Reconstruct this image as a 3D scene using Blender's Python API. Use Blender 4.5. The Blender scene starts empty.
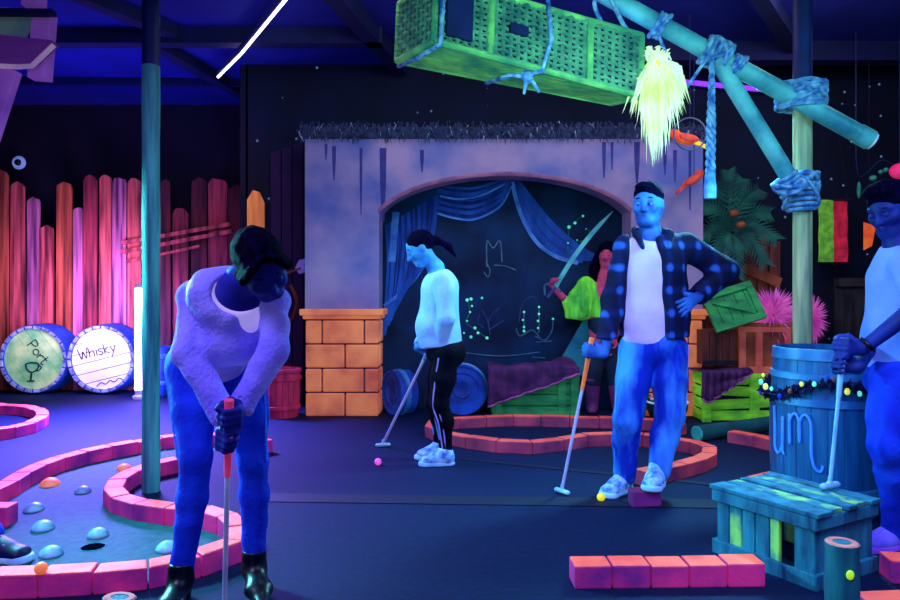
import bpy, math, random
import numpy as np
from mathutils import Vector, Matrix, noise as mnoise
random.seed(7); rng = np.random.default_rng(7)
SC = bpy.context.scene
COL = SC.collection
FPX, HY, CZ = 700.0, 293.0, 1.15      # focal length in pixels, horizon row, eye height

def at(px, py, Y):
    return np.array([(px-450)/FPX*Y, Y, CZ-(py-HY)/FPX*Y])
def ground(px, py, z=0.0):
    Y = (CZ-z)*FPX/(py-HY)
    return np.array([(px-450)/FPX*Y, Y, z])
def A(*v): return np.array(v, float)
def nrm(v):
    v = np.asarray(v, float); return v/(np.linalg.norm(v)+1e-12)
def lin(c):
    r = []
    for x in c:
        x = x/255.0
        r.append(x/12.92 if x <= .04045 else ((x+.055)/1.055)**2.4)
    return (r[0], r[1], r[2], 1.0)

# ------------------------------------------------------------------ materials
MATS = {}
def mat(name, c1, c2=None, scale=6.0, rough=.7, emit=0.0, bump=0.0, bscale=40.0, stretch=(1,1,1), spec=.3, side=None, metal=0.0, detail=4.0, sharp=(.35,.65)):
    if name in MATS: return MATS[name]
    m = bpy.data.materials.new(name); m.use_nodes = True
    nt = m.node_tree; N = nt.nodes; L = nt.links
    b = N['Principled BSDF']
    b.inputs['Roughness'].default_value = rough
    b.inputs['Specular IOR Level'].default_value = spec
    b.inputs['Metallic'].default_value = metal
    tc = N.new('ShaderNodeTexCoord'); mp = N.new('ShaderNodeMapping')
    mp.inputs['Scale'].default_value = stretch
    L.new(tc.outputs['Object'], mp.inputs['Vector'])
    nz = N.new('ShaderNodeTexNoise'); nz.inputs['Scale'].default_value = scale; nz.inputs['Detail'].default_value = detail
    L.new(mp.outputs['Vector'], nz.inputs['Vector'])
    cr = N.new('ShaderNodeValToRGB')
    e = cr.color_ramp.elements
    e[0].position, e[1].position = sharp
    e[0].color = lin(c1); e[1].color = lin(c2 if c2 else [min(255, x*1.18+3) for x in c1])
    L.new(nz.outputs['Fac'], cr.inputs['Fac'])
    out = cr.outputs['Color']
    if side:  # upright faces get their own shaded tone, light from above put into colour
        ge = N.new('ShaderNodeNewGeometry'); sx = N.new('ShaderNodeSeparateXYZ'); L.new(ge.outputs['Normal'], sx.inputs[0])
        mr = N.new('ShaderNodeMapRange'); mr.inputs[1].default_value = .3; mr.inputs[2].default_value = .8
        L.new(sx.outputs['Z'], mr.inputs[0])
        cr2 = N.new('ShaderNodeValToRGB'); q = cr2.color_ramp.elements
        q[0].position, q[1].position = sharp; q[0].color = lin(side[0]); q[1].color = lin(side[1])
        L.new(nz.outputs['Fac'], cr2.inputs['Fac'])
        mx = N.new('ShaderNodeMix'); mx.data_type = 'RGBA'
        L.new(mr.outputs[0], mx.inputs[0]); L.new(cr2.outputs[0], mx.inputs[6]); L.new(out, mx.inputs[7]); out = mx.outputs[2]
    L.new(out, b.inputs['Base Color'])
    if emit:
        L.new(out, b.inputs['Emission Color']); b.inputs['Emission Strength'].default_value = emit
    if bump:
        n2 = N.new('ShaderNodeTexNoise'); n2.inputs['Scale'].default_value = bscale; n2.inputs['Detail'].default_value = 3
        L.new(mp.outputs['Vector'], n2.inputs['Vector'])
        bp = N.new('ShaderNodeBump'); bp.inputs['Strength'].default_value = bump; bp.inputs['Distance'].default_value = .01
        L.new(n2.outputs['Fac'], bp.inputs['Height']); L.new(bp.outputs[0], b.inputs['Normal'])
    MATS[name] = m
    return m
def glow(name, c, strength):
    m = bpy.data.materials.new(name); m.use_nodes = True
    b = m.node_tree.nodes['Principled BSDF']
    b.inputs['Base Color'].default_value = lin(c); b.inputs['Emission Color'].default_value = lin(c); b.inputs['Emission Strength'].default_value = strength
    return m

# ------------------------------------------------------------------ mesh builder
class MB:
    def __init__(s): s.v = []; s.f = []
    def add(s, vs, fs):
        o = len(s.v); s.v += [tuple(map(float, x)) for x in vs]; s.f += [tuple(i+o for i in q) for q in fs]; return s
    def hexa(s, p):      # p: 8 corners, bottom 4 ccw then top 4
        return s.add(p, [(3,2,1,0),(4,5,6,7),(0,1,5,4),(1,2,6,5),(2,3,7,6),(3,0,4,7)])
    def box(s, c, size, ax=None):
        c = np.asarray(c, float); h = np.asarray(size, float)/2
        X, Y, Z = (A(1,0,0), A(0,1,0), A(0,0,1)) if ax is None else [np.asarray(a, float) for a in ax]
        P = [c+X*h[0]*i+Y*h[1]*j+Z*h[2]*k for k in (-1,1) for i, j in ((-1,-1),(1,-1),(1,1),(-1,1))]
        return s.hexa(P)
    def bar(s, a, b, w, d, side=(0,1,0)):     # rectangular bar a->b; w along (axis x side), d along side
        a = np.asarray(a, float); b = np.asarray(b, float); z = nrm(b-a)
        y = np.asarray(side, float); y = nrm(y-z*np.dot(y, z)); x = np.cross(y, z)
        return s.box((a+b)/2, (w, d, np.linalg.norm(b-a)), (x, y, z))
    def tube(s, pts, r, n=8, caps=True, flat=1.0):
        pts = [np.asarray(p, float) for p in pts]; m = len(pts)
        rs = [r]*m if np.isscalar(r) else r
        up = A(0,0,1); rings = []; prev = None
        for i in range(m):
            t = nrm(pts[min(i+1, m-1)]-pts[max(i-1, 0)])
            if prev is None:
                ref = up if abs(t[2]) < .9 else A(1,0,0)
                x = nrm(np.cross(ref, t))
            else:
                x = nrm(prev-t*np.dot(prev, t))
            y = np.cross(t, x); prev = x
            rings += [pts[i]+rs[i]*(math.cos(2*math.pi*k/n)*x+flat*math.sin(2*math.pi*k/n)*y) for k in range(n)]
        F = [(i*n+k, i*n+(k+1) % n, (i+1)*n+(k+1) % n, (i+1)*n+k) for i in range(m-1) for k in range(n)]
        if caps: F += [tuple(range(n-1, -1, -1)), tuple((m-1)*n+k for k in range(n))]
        return s.add(rings, F)
    def lathe(s, c, prof, axis=(0,0,1), n=32, x0=None, caps=True):      # prof: (radius, height)
        c = np.asarray(c, float); z = nrm(axis)
        x = nrm(np.cross(z, A(0,1,0) if abs(z[1]) < .9 else A(1,0,0))); y = np.cross(z, x)
        V = [c+z*h+r*(math.cos(2*math.pi*k/n)*x+math.sin(2*math.pi*k/n)*y) for r, h in prof for k in range(n)]
        m = len(prof)
        F = [(i*n+k, i*n+(k+1) % n, (i+1)*n+(k+1) % n, (i+1)*n+k) for i in range(m-1) for k in range(n)]
        if caps: F += [tuple(range(n-1, -1, -1)), tuple((m-1)*n+k for k in range(n))]
        return s.add(V, F)
    def ell(s, c, r, ax=None, nu=14, nv=9):
        X, Y, Z = (A(1,0,0), A(0,1,0), A(0,0,1)) if ax is None else [np.asarray(a, float) for a in ax]
        c = np.asarray(c, float); V = []; r = (r, r, r) if np.isscalar(r) else r
        for j in range(1, nv):
            th = math.pi*j/nv
            for i in range(nu):
                ph = 2*math.pi*i/nu
                V.append(c+X*r[0]*math.sin(th)*math.cos(ph)+Y*r[1]*math.sin(th)*math.sin(ph)+Z*r[2]*math.cos(th))
        V += [c+Z*r[2], c-Z*r[2]]; T = len(V)-2; F = []
        for j in range(nv-2):
            for i in range(nu): F.append((j*nu+i, (j+1)*nu+i, (j+1)*nu+(i+1) % nu, j*nu+(i+1) % nu))
        for i in range(nu):
            F.append((T, i, (i+1) % nu)); F.append((T+1, (nv-2)*nu+(i+1) % nu, (nv-2)*nu+i))
        return s.add(V, F)
    def prism(s, poly, d):       # poly: list of 3d points (planar), extruded by d
        n = len(poly); d = np.asarray(d, float)
        V = [np.asarray(p, float) for p in poly]+[np.asarray(p, float)+d for p in poly]
        return s.add(V, [tuple(range(n)), tuple(range(2*n-1, n-1, -1))]+[((i+1) % n, i, n+i, n+(i+1) % n) for i in range(n)])
    def ribbon(s, pts, w, nor=(0,-1,0)):
        pts = [np.asarray(p, float) for p in pts]; m = len(pts); V = []
        ws = [w]*m if np.isscalar(w) else w
        for i in range(m):
            t = nrm(pts[min(i+1, m-1)]-pts[max(i-1, 0)]); x = nrm(np.cross(t, nor))
            V += [pts[i]-x*ws[i]/2, pts[i]+x*ws[i]/2]
        return s.add(V, [(2*i, 2*i+1, 2*i+3, 2*i+2) for i in range(m-1)])

def link_mesh(name, V, F, material, parent=None, smooth=False, bev=0.0, origin=None):
    V = np.asarray(V, float)
    if parent is not None: o = np.array(parent_world(parent))
    elif origin is not None: o = np.asarray(origin, float)
    else: o = np.array([(V[:,0].min()+V[:,0].max())/2, (V[:,1].min()+V[:,1].max())/2, V[:,2].min()])
    me = bpy.data.meshes.new(name)
    me.from_pydata((V-o).tolist(), [], [tuple(map(int, f)) for f in F]); me.update()
    ob = bpy.data.objects.new(name, me); COL.objects.link(ob)
    if parent is not None: ob.parent = parent
    else: ob.location = o
    if material: me.materials.append(material)
    if smooth:
        me.polygons.foreach_set('use_smooth', [True]*len(me.polygons))
        if smooth == 'auto':
            try: me.set_sharp_from_angle(angle=math.radians(40))
            except Exception: pass
    if bev:
        md = ob.modifiers.new('bevel', 'BEVEL'); md.width = bev; md.segments = 2; md.limit_method = 'ANGLE'
    return ob
def parent_world(p):
    l = np.array(p.location)
    while p.parent: p = p.parent; l = l+np.array(p.location)
    return l
def obj(name, mb, material, parent=None, **k): return link_mesh(name, mb.v, mb.f, material, parent, **k)
def tag(o, label, cat, group=None, kind=None):
    o['label'] = label; o['category'] = cat
    if group: o['group'] = group
    if kind: o['kind'] = kind
    return o
def thing(name, label, cat, loc, group=None):
    o = bpy.data.objects.new(name, None); COL.objects.link(o); o.location = [float(x) for x in loc]; o.empty_display_size = .1
    return tag(o, label, cat, group)
def struct(name, mb, material, **k):
    o = obj(name, mb, material, **k); o['kind'] = 'structure'; return o

def crom(pts, n=8, closed=False):
    P = [np.asarray(p, float) for p in pts]; m = len(P); out = []
    for i in range(m if closed else m-1):
        g = (lambda j: P[j % m]) if closed else (lambda j: P[min(max(j, 0), m-1)])
        a, b, c, d = g(i-1), g(i), g(i+1), g(i+2)
        for k in range(n):
            t = k/n; out.append(.5*((2*b)+(c-a)*t+(2*a-5*b+4*c-d)*t*t+(3*b-a-3*c+d)*t**3))
    if not closed: out.append(P[-1])
    return out
def resample(pts, step):
    P = np.array(pts); seg = np.linalg.norm(np.diff(P, axis=0), axis=1); s = np.concatenate([[0], np.cumsum(seg)])
    n = max(1, int(round(s[-1]/step))); q = np.linspace(0, s[-1], n+1)
    return [np.array([np.interp(x, s, P[:,j]) for j in range(P.shape[1])]) for x in q]

# ------------------------------------------------------------------ implicit surfaces for organic shapes
class SDF:
    def __init__(s, lo, hi, vox):
        s.lo = np.asarray(lo, float)-3*vox; s.vox = vox
        s.n = np.ceil((np.asarray(hi, float)+3*vox-s.lo)/vox).astype(int)+1
        s.D = np.full(s.n, 1.0, np.float32)
    def _reg(s, lo, hi, k):
        m = k+3*s.vox
        i0 = np.clip(np.floor((lo-m-s.lo)/s.vox).astype(int), 0, s.n-1); i1 = np.clip(np.ceil((hi+m-s.lo)/s.vox).astype(int)+1, 1, s.n)
        if np.any(i1 <= i0): return None, None
        ax = [(s.lo[a]+s.vox*np.arange(i0[a], i1[a])).astype(np.float32) for a in range(3)]
        return tuple(slice(i0[a], i1[a]) for a in range(3)), np.stack(np.meshgrid(*ax, indexing='ij'), -1)
    def _mix(s, sl, d, k, sub):
        D = s.D[sl]
        a, b = (D, d) if not sub else (-D, d)
        if k > 0:
            h = np.maximum(k-np.abs(a-b), 0)/k; r = np.minimum(a, b)-h*h*k*.25
        else: r = np.minimum(a, b)
        s.D[sl] = r if not sub else -r
    def cap(s, a, b, ra, rb=None, k=.02, sub=False):
        rb = ra if rb is None else rb
        a = np.asarray(a, np.float32); b = np.asarray(b, np.float32); R = max(ra, rb)
        sl, p = s._reg(np.minimum(a, b)-R, np.maximum(a, b)+R, k)
        if sl is None: return s
        ab = b-a; t = np.clip(((p-a)@ab)/(ab@ab+1e-12), 0, 1)
        d = np.linalg.norm(p-a-t[..., None]*ab, axis=-1)-(ra+t*(rb-ra))
        s._mix(sl, d, k, sub); return s
    def chain(s, pts, rs, k=.02, sub=False):
        for i in range(len(pts)-1): s.cap(pts[i], pts[i+1], rs[i], rs[i+1], k, sub)
        return s
    def ell(s, c, r, ax=None, k=.02, sub=False):
        X = np.eye(3) if ax is None else np.array([nrm(a) for a in ax]); c = np.asarray(c, np.float32); r = np.asarray(r, np.float32)
        R = float(r.max()); e = np.sqrt(((X*r[:, None])**2).sum(0))
        sl, p = s._reg(c-e, c+e, k)
        if sl is None: return s
        q = (p-c)@X.T.astype(np.float32)
        k0 = np.linalg.norm(q/r, axis=-1); k1 = np.linalg.norm(q/(r*r), axis=-1)+1e-9
        s._mix(sl, (k0*(k0-1)/k1).astype(np.float32), k, sub); return s
    def ecap(s, a, b, side, wa, wb, k=.03, sub=False):     # wa=(half width along side, half depth)
        a = np.asarray(a, np.float32); b = np.asarray(b, np.float32); z = nrm(b-a); x = np.asarray(side, float); x = nrm(x-z*np.dot(x, z)); y = np.cross(z, x)
        R = max(*wa, *wb)
        sl, p = s._reg(np.minimum(a, b)-R, np.maximum(a, b)+R, k)
        if sl is None: return s
        ab = b-a; t = np.clip(((p-a)@ab)/(ab@ab+1e-12), 0, 1); q = p-a-t[..., None]*ab
        w = wa[0]+t*(wb[0]-wa[0]); d = wa[1]+t*(wb[1]-wa[1]); m = np.minimum(w, d)
        l = np.sqrt((q@x.astype(np.float32)/w)**2+(q@y.astype(np.float32)/d)**2+(q@z.astype(np.float32)/m)**2)
        s._mix(sl, ((l-1)*m).astype(np.float32), k, sub); return s
    def cut(s, p0, n):                  # keep the side against n
        n = nrm(n); ax = [(s.lo[a]+s.vox*np.arange(s.n[a])-p0[a])*n[a] for a in range(3)]
        d = ax[0][:, None, None]+ax[1][None, :, None]+ax[2][None, None, :]
        s.D = np.maximum(s.D, d.astype(np.float32)); return s
    def mesh(s):
        D = s.D; S = D < 0
        cn = [(i, j, k) for i in (0,1) for j in (0,1) for k in (0,1)]
        nx, ny, nz = D.shape
        cnt = np.zeros((nx-1, ny-1, nz-1), np.int8)
        for i, j, k in cn: cnt += S[i:nx-1+i, j:ny-1+j, k:nz-1+k]
        idx = np.argwhere((cnt > 0) & (cnt < 8))
        pos = np.zeros((len(idx), 3)); num = np.zeros(len(idx))
        for a in cn:
            for x in range(3):
                if a[x] == 1: continue
                b = list(a); b[x] = 1
                va = D[idx[:,0]+a[0], idx[:,1]+a[1], idx[:,2]+a[2]]; vb = D[idx[:,0]+b[0], idx[:,1]+b[1], idx[:,2]+b[2]]
                c = (va < 0) != (vb < 0); t = np.where(c, va/np.where(c, va-vb, 1), 0)
                q = np.tile(np.array(a, float), (len(idx), 1)); q[:, x] += t
                pos += q*c[:, None]; num += c
        V = s.lo+s.vox*(idx+pos/num[:, None])
        ID = np.full(cnt.shape, -1, np.int64); ID[idx[:,0], idx[:,1], idx[:,2]] = np.arange(len(idx))
        F = []
        for x in range(3):
            u, w = (x+1) % 3, (x+2) % 3
            sl0 = [slice(None)]*3; sl1 = [slice(None)]*3; sl0[x] = slice(0, -1); sl1[x] = slice(1, None)
            e = np.argwhere(S[tuple(sl0)] != S[tuple(sl1)])
            e = e[(e[:, u] > 0) & (e[:, w] > 0) & (e[:, u] < D.shape[u]-1) & (e[:, w] < D.shape[w]-1)]
            flip = S[e[:,0], e[:,1], e[:,2]]
            q = []
            for du, dw in ((-1,-1),(0,-1),(0,0),(-1,0)):
                g = e.copy(); g[:, u] += du; g[:, w] += dw; q.append(ID[g[:,0], g[:,1], g[:,2]])
            q = np.stack(q, 1); q[~flip] = q[~flip][:, ::-1]
            F.append(q)
        F = np.concatenate(F); F = F[(F >= 0).all(1)]
        return V, F
    def build(s, name, material, parent, wrinkle=None, smooth_it=2):
        V, F = s.mesh()
        # light laplacian smoothing
        for _ in range(smooth_it):
            acc = np.zeros_like(V); c = np.zeros(len(V))
            for i in range(4):
                j = (i+1) % 4
                np.add.at(acc, F[:, i], V[F[:, j]]); np.add.at(c, F[:, i], 1)
                np.add.at(acc, F[:, j], V[F[:, i]]); np.add.at(c, F[:, j], 1)
            V = V*.5+.5*acc/np.maximum(c, 1)[:, None]
        if wrinkle:
            amp, fr, dirn = wrinkle
            a = V[F[:,1]]-V[F[:,0]]; b = V[F[:,2]]-V[F[:,0]]; fn = np.cross(a, b); N = np.zeros_like(V)
            for i in range(4): np.add.at(N, F[:, i], fn)
            N /= np.linalg.norm(N, axis=1)[:, None]+1e-12
            dirn = nrm(dirn); rg = np.random.default_rng(3); w = np.zeros(len(V))
            for k in range(9):
                q = nrm(dirn+rg.normal(size=3)*.75); ff = fr*rg.uniform(.35, 1.1)
                w += np.sin(V@q*ff+rg.uniform(0, 6.28)+1.6*np.sin(V@nrm(rg.normal(size=3))*ff*.35))
            w = w/3.2; w = np.where(w > 0, np.abs(w)**1.4, -np.abs(w)*.8)
            V = V+N*(w*amp)[:, None]
        return link_mesh(name, V, F, material, parent, smooth=True)
# ================================================================== materials of the place
M_floor = mat('carpet', (0,17,50), (0,24,64), 30, .75, bump=.25, bscale=220, spec=.15)
M_shadow = mat('carpet_shadow', (1,9,38), (2,12,46), 30, .7)  # shadow tone for the dark bands on the carpet
M_turf = mat('putting_turf', (0,66,78), (3,84,92), 25, .8, bump=.3, bscale=260)
M_dark = mat('black_wall', (5,9,36), (8,12,44), 3, .9)
M_ceil = mat('ceiling_board', (14,24,120), (20,30,140), 2, .85)
M_beam = mat('ceiling_beam', (8,12,60), (12,17,76), 5, .8)
M_teal = mat('painted_post', (20,92,108), (78,180,170), 7, .55, bump=.3, bscale=20, stretch=(3,3,.25), emit=.03)
M_tealdk = mat('dark_blue', (8,20,70), (12,30,90), 6, .6)
M_pale = mat('pale_post', (96,116,92), (206,204,146), 6, .5, stretch=(3,3,.25), emit=.03)
M_bamboo = mat('pipe_teal', (40,120,138), (110,196,190), 5, .45, emit=.04)
M_rope = mat('rope', (40,90,170), (130,190,215), 22, .8, emit=.05, bump=.5, bscale=120)
M_brick = mat('curb_brick', (232,62,58), (255,110,84), 5, .65, emit=.36, bump=.3, bscale=50, side=((104,26,112), (196,40,120)))  # sides purpler than the lit tops, shading painted into the brick colour
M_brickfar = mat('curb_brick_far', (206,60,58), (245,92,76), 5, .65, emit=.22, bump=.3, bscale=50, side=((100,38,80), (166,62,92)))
M_fence = mat('fence_plank', (66,20,42), (205,92,104), 3.6, .75, emit=.035, stretch=(4,4,.35), bump=.4, bscale=16)
M_fenceb = mat('fence_plank_blue', (60,40,130), (170,90,150), 3.2, .75, emit=.04, stretch=(4,4,.35), bump=.4, bscale=16)
M_orange = mat('orange_plank', (190,92,46), (240,150,80), 4, .7, emit=.22, stretch=(4,4,.4))
M_brown = mat('brown_wood', (60,24,28), (124,56,46), 4, .8, emit=.05, stretch=(3,3,.5))
M_brownd = mat('dark_wood', (20,12,30), (46,26,40), 4, .85, stretch=(3,3,.4))
M_purp = mat('dark_purple_panel', (26,8,52), (46,14,66), 3, .85, emit=.02)
M_stuc = mat('stucco', (84,92,158), (158,128,166), 2.0, .85, emit=.05, bump=.25, bscale=14)
M_pbrick = mat('pillar_brick', (188,84,66), (238,138,82), 3.5, .8, emit=.34, bump=.35, bscale=25)
M_mort = mat('mortar', (70,40,70), (90,50,80), 8, .9)
M_thatch = mat('thatch_fringe', (16,22,56), (60,70,110), 20, .9)
M_thatchc = mat('thatch_pale', (70,90,140), (150,160,190), 12, .9)
M_mural = mat('mural_night', (3,16,46), (8,44,88), 2.0, .9, emit=.06)
M_curtd = mat('mural_curtain_dark', (6,26,84), (14,48,128), 5, .9, emit=.06, stretch=(2,1,.4))
M_curt = mat('mural_curtain', (10,44,120), (34,84,180), 5, .9, emit=.07, stretch=(1,1,.4))
M_curtl = mat('mural_curtain_light', (36,84,170), (80,136,215), 5, .9, emit=.10)
M_line = mat('mural_line', (50,84,120), (84,116,140), 9, .9, emit=.05)
M_spark = mat('mural_spark', (70,220,170), (120,250,200), 9, .9, emit=.4)
M_coral = mat('mural_coral', (36,44,96), (60,70,130), 9, .9, emit=.1)
M_bbar = mat('blue_drum', (10,40,120), (24,80,190), 5, .6, emit=.10)
M_green = mat('lime_board', (70,150,40), (140,220,50), 4, .75, emit=.20, stretch=(1,1,3), bump=.4, bscale=20)
M_green2 = mat('green_board', (20,100,60), (50,150,80), 4, .75, emit=.14, stretch=(1,1,3), bump=.4, bscale=20)
M_cloth = mat('purple_cloth', (46,18,66), (92,40,92), 5, .85, emit=.05, bump=.6, bscale=14)
M_clothe = mat('purple_cloth_hem', (140,60,140), (180,90,170), 5, .85, emit=.15)
M_chest = mat('chest_wood', (96,40,36), (160,80,50), 5, .7, emit=.14)
M_chestf = mat('chest_frame', (180,70,66), (210,100,80), 5, .7, emit=.22)
M_pink = mat('pink_strands', (190,60,170), (235,120,205), 6, .8, emit=.22)
M_blueb = mat('barrel_blue', (10,70,130), (22,110,165), 4, .5, emit=.05, stretch=(6,6,.5), spec=.5)
M_hoop = mat('barrel_hoop', (20,90,160), (60,150,200), 6, .4, spec=.6, emit=.05)
M_letter = mat('letter_blue', (40,120,240), (70,150,250), 5, .8, emit=.35)
M_slat = mat('crate_slat', (6,48,92), (34,124,150), 4, .7, emit=.03, stretch=(3,3,.8), bump=.6, bscale=24)
M_slaty = mat('crate_slat_glow', (16,96,124), (150,205,96), 5, .65, emit=.08, stretch=(2.2,2.2,1.4), sharp=(.46,.68))
M_basket = mat('wicker', (40,100,92), (96,164,124), 9, .7, emit=.07)
M_basketf = mat('wicker_rail', (46,130,92), (124,205,104), 6, .7, emit=.12)
M_basketi = mat('basket_inner', (6,26,40), (10,40,60), 6, .9)
M_raffia = mat('raffia', (216,222,120), (244,246,220), 4, .85, emit=.26)
M_red = mat('parrot_orange', (220,60,36), (250,110,40), 9, .8, emit=.40)
M_redd = mat('parrot_red', (150,40,56), (200,70,56), 9, .8, emit=.28)
M_yel = mat('parrot_yellow', (220,180,50), (245,210,70), 9, .8, emit=.35)
M_palm = mat('palm_leaf', (8,52,56), (24,92,78), 6, .8, emit=.05)
M_bin = mat('pink_tub', (130,24,64), (190,44,84), 5, .75, emit=.14, stretch=(3,3,.6))
M_white = mat('white_paint', (200,210,235), (235,240,250), 5, .6, emit=.08)
M_stone = mat('glow_dome', (40,110,150), (150,215,235), 8, .45, emit=.06, spec=.5)
M_stoneo = mat('glow_dome_orange', (235,90,50), (255,150,110), 8, .5, emit=.45)
M_black = mat('black_plastic', (4,6,14), (8,10,22), 6, .35, spec=.6)
M_steel = mat('shaft_metal', (150,150,210), (190,190,235), 6, .35, spec=.6, emit=.12)
M_pinkgrip = mat('grip_pink', (200,40,110), (240,70,130), 6, .6, emit=.30)
M_oranged = mat('grip_orange', (210,90,50), (245,130,70), 6, .6, emit=.30)
M_cyanclub = mat('club_head', (80,150,200), (150,200,230), 6, .35, spec=.6, emit=.12)

# ================================================================== room shell
mb = MB(); mb.add([(-7.5,-1.5,0),(6.5,-1.5,0),(6.5,8.75,0),(-7.5,8.75,0)], [(0,1,2,3)])
struct('floor', mb, M_floor)
for i, (px0, py0, px1, py1, w) in enumerate(((250,497,745,504,.16),(465,459,760,489,.06))):  # beam shadow bands on the floor, painted as flat dark strips
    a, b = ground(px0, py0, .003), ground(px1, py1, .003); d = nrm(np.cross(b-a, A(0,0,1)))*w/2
    mb = MB(); mb.prism([a-d, b-d, b+d, a+d], A(0,0,.001)); struct('shadow_band_%d' % (i+1), mb, M_shadow)
CEIL = 3.5
mb = MB(); mb.box((-.5,3.6,CEIL+.03), (14,10.4,.06)); struct('ceiling', mb, M_ceil)
def starwall():
    m = mat('star_wall', (3,8,34), (6,14,48), 2.5, .9)
    nt = m.node_tree; N, L = nt.nodes, nt.links; b = N['Principled BSDF']
    tc = N.new('ShaderNodeTexCoord'); vo = N.new('ShaderNodeTexVoronoi'); vo.inputs['Scale'].default_value = 8.0; L.new(tc.outputs['Object'], vo.inputs['Vector'])
    lt = N.new('ShaderNodeMath'); lt.operation = 'LESS_THAN'; lt.inputs[1].default_value = .10; L.new(vo.outputs['Distance'], lt.inputs[0])
    sp = N.new('ShaderNodeSeparateXYZ'); L.new(vo.outputs['Color'], sp.inputs[0])
    g = N.new('ShaderNodeMath'); g.operation = 'GREATER_THAN'; g.inputs[1].default_value = .45; L.new(sp.outputs['X'], g.inputs[0])
    mu = N.new('ShaderNodeMath'); mu.operation = 'MULTIPLY'; L.new(lt.outputs[0], mu.inputs[0]); L.new(g.outputs[0], mu.inputs[1])
    m2 = N.new('ShaderNodeMath'); m2.operation = 'MULTIPLY'; m2.inputs[1].default_value = .35; L.new(mu.outputs[0], m2.inputs[0])
    b.inputs['Emission Color'].default_value = lin((120,170,235)); L.new(m2.outputs[0], b.inputs['Emission Strength'])
    return m
M_star = starwall()
mb = MB(); mb.box((-4.8,8.8,1.75), (5.6,.1,3.5)); struct('wall_left_back', mb, M_dark)
mb = MB(); mb.box((2.2,7.25,1.75), (8.6,.1,3.5)); struct('wall_back', mb, M_star)
mb = MB(); mb.box((-2.12,8.0,1.75), (.08,1.6,3.5)); struct('wall_return', mb, M_dark)
mb = MB(); mb.box((-7.55,3.6,1.75), (.1,10.4,3.5)); struct('wall_left', mb, M_dark)
mb = MB(); mb.box((6.55,3.6,1.75), (.1,10.4,3.5)); struct('wall_right', mb, M_dark)
# ceiling beams
for k, (a, b, w, h) in enumerate((((-7.4,6.25),(-.6,6.25),.14,.14), ((-2.9,5.3),(-2.45,6.18),.13,.10), ((-2.75,6.33),(-2.3,8.6),.13,.10),
                                  ((-.9,5.2),(-.5,7.1),.14,.14), ((1.0,6.6),(6.4,6.6),.16,.18), ((1.9,4.7),(3.2,6.5),.13,.12), ((3.3,4.4),(6.4,5.2),.14,.14), ((-6.8,7.55),(-2.2,7.7),.06,.08))):
    mb = MB(); mb.bar((a[0],a[1],CEIL-h/2), (b[0],b[1],CEIL-h/2), h, w, side=nrm(np.cross(A(b[0]-a[0], b[1]-a[1], 0), A(0,0,1))))
    tag(obj('ceiling_beam', mb, M_beam), ['dark crossbeam running under the ceiling above the left fence','short dark rafter meeting the crossbeam near the left post','dark rafter running back from the crossbeam toward the wall',
        'dark rafter right of the white ceiling tube','dark crossbeam over the right back scenery','dark rafter slanting above the horizontal rope-tied pipe','dark rafter at the upper right behind the right post','thin dark batten across the ceiling near the left back wall'][k], 'beam', kind='structure')

# ================================================================== light tubes
M_tube = glow('uv_tube_glow', (150,120,255), 60.0)
M_tubew = glow('uv_tube_white', (215,200,255), 9.0)
M_tubep = glow('uv_tube_purple', (110,40,230), 2.2)
t = thing('fluorescent_tube', 'bright violet-white upright tube light standing beside the whisky barrel', 'light', (-3.38,7.62,0))
mb = MB(); mb.tube([(-3.38,7.62,.1),(-3.38,7.62,1.2)], .05, 14); obj('tube', mb, M_tube, t, smooth='auto')
mb = MB(); mb.lathe((-3.38,7.62,0), [(.07,0),(.07,.03),(.045,.05),(.045,.1)]); obj('base', mb, M_white, t, smooth='auto')
mb = MB(); mb.lathe((-3.38,7.62,1.2), [(.045,0),(.045,.04),(.02,.05)]); obj('end_cap', mb, M_white, t, smooth='auto')
zt_ = 3.31; a, b, c = [at(x_,y_,(zt_-CZ)*FPX/(HY-y_)) for x_, y_ in ((218,77),(241,54),(292,-8))]
t = thing('ceiling_tube', 'thin white-violet strip light running diagonally along the ceiling', 'light', a)
mb = MB(); mb.tube([a, b, c], .011, 8); obj('tube', mb, M_tubew, t)
mb = MB(); mb.tube([a+A(0,0,.035), b+A(0,0,.035), c+A(0,0,.035)], .02, 6); obj('rail', mb, M_beam, t)
a = at(664,80,7.1); b = at(768,90,7.1)
t = thing('purple_tube', 'thin purple tube light on the dark wall behind the brace pipe', 'light', a)
mb = MB(); mb.tube([a, b], .026, 8); obj('tube', mb, M_tubep, t)
mb = MB(); mb.bar(a+A(0,.06,0), b+A(0,.06,0), .05, .06); obj('rail', mb, M_beam, t)

# ================================================================== left fence with barrels
FY = 8.3
planks = [(-44,-26,178),(-26,-10,190),(-10,9,168),(9,25,182),(27,40,197),(40,55,225),(55,72,181),(73,84,207),(84,98,175),(98,112,175),(112,127,177),(128,143,178),(143,158,186),(159,172,180),(173,189,208),(190,208,177),(208,228,177),(228,246,185)]
t = thing('plank_fence', 'tall fence of uneven rough reddish planks along the left wall', 'fence', (-4.3,FY,0))
PM = [mat('plank_salmon', (84,26,44), (214,104,106), 3.4, .75, emit=.03, stretch=(5,5,.3), bump=.4, bscale=16), mat('plank_maroon', (58,18,42), (164,60,80), 3.4, .75, emit=.03, stretch=(5,5,.35), bump=.4, bscale=16),
      mat('plank_violet', (74,34,84), (196,120,168), 3.0, .75, emit=.03, stretch=(6,6,.3), bump=.4, bscale=16), mat('plank_russet', (70,28,30), (190,96,70), 3.4, .75, emit=.03, stretch=(5,5,.3), bump=.4, bscale=16)]
PM.append(mat('plank_shadow', (34,12,30), (96,36,54), 3.4, .8, stretch=(5,5,.35), bump=.4, bscale=16))
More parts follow.
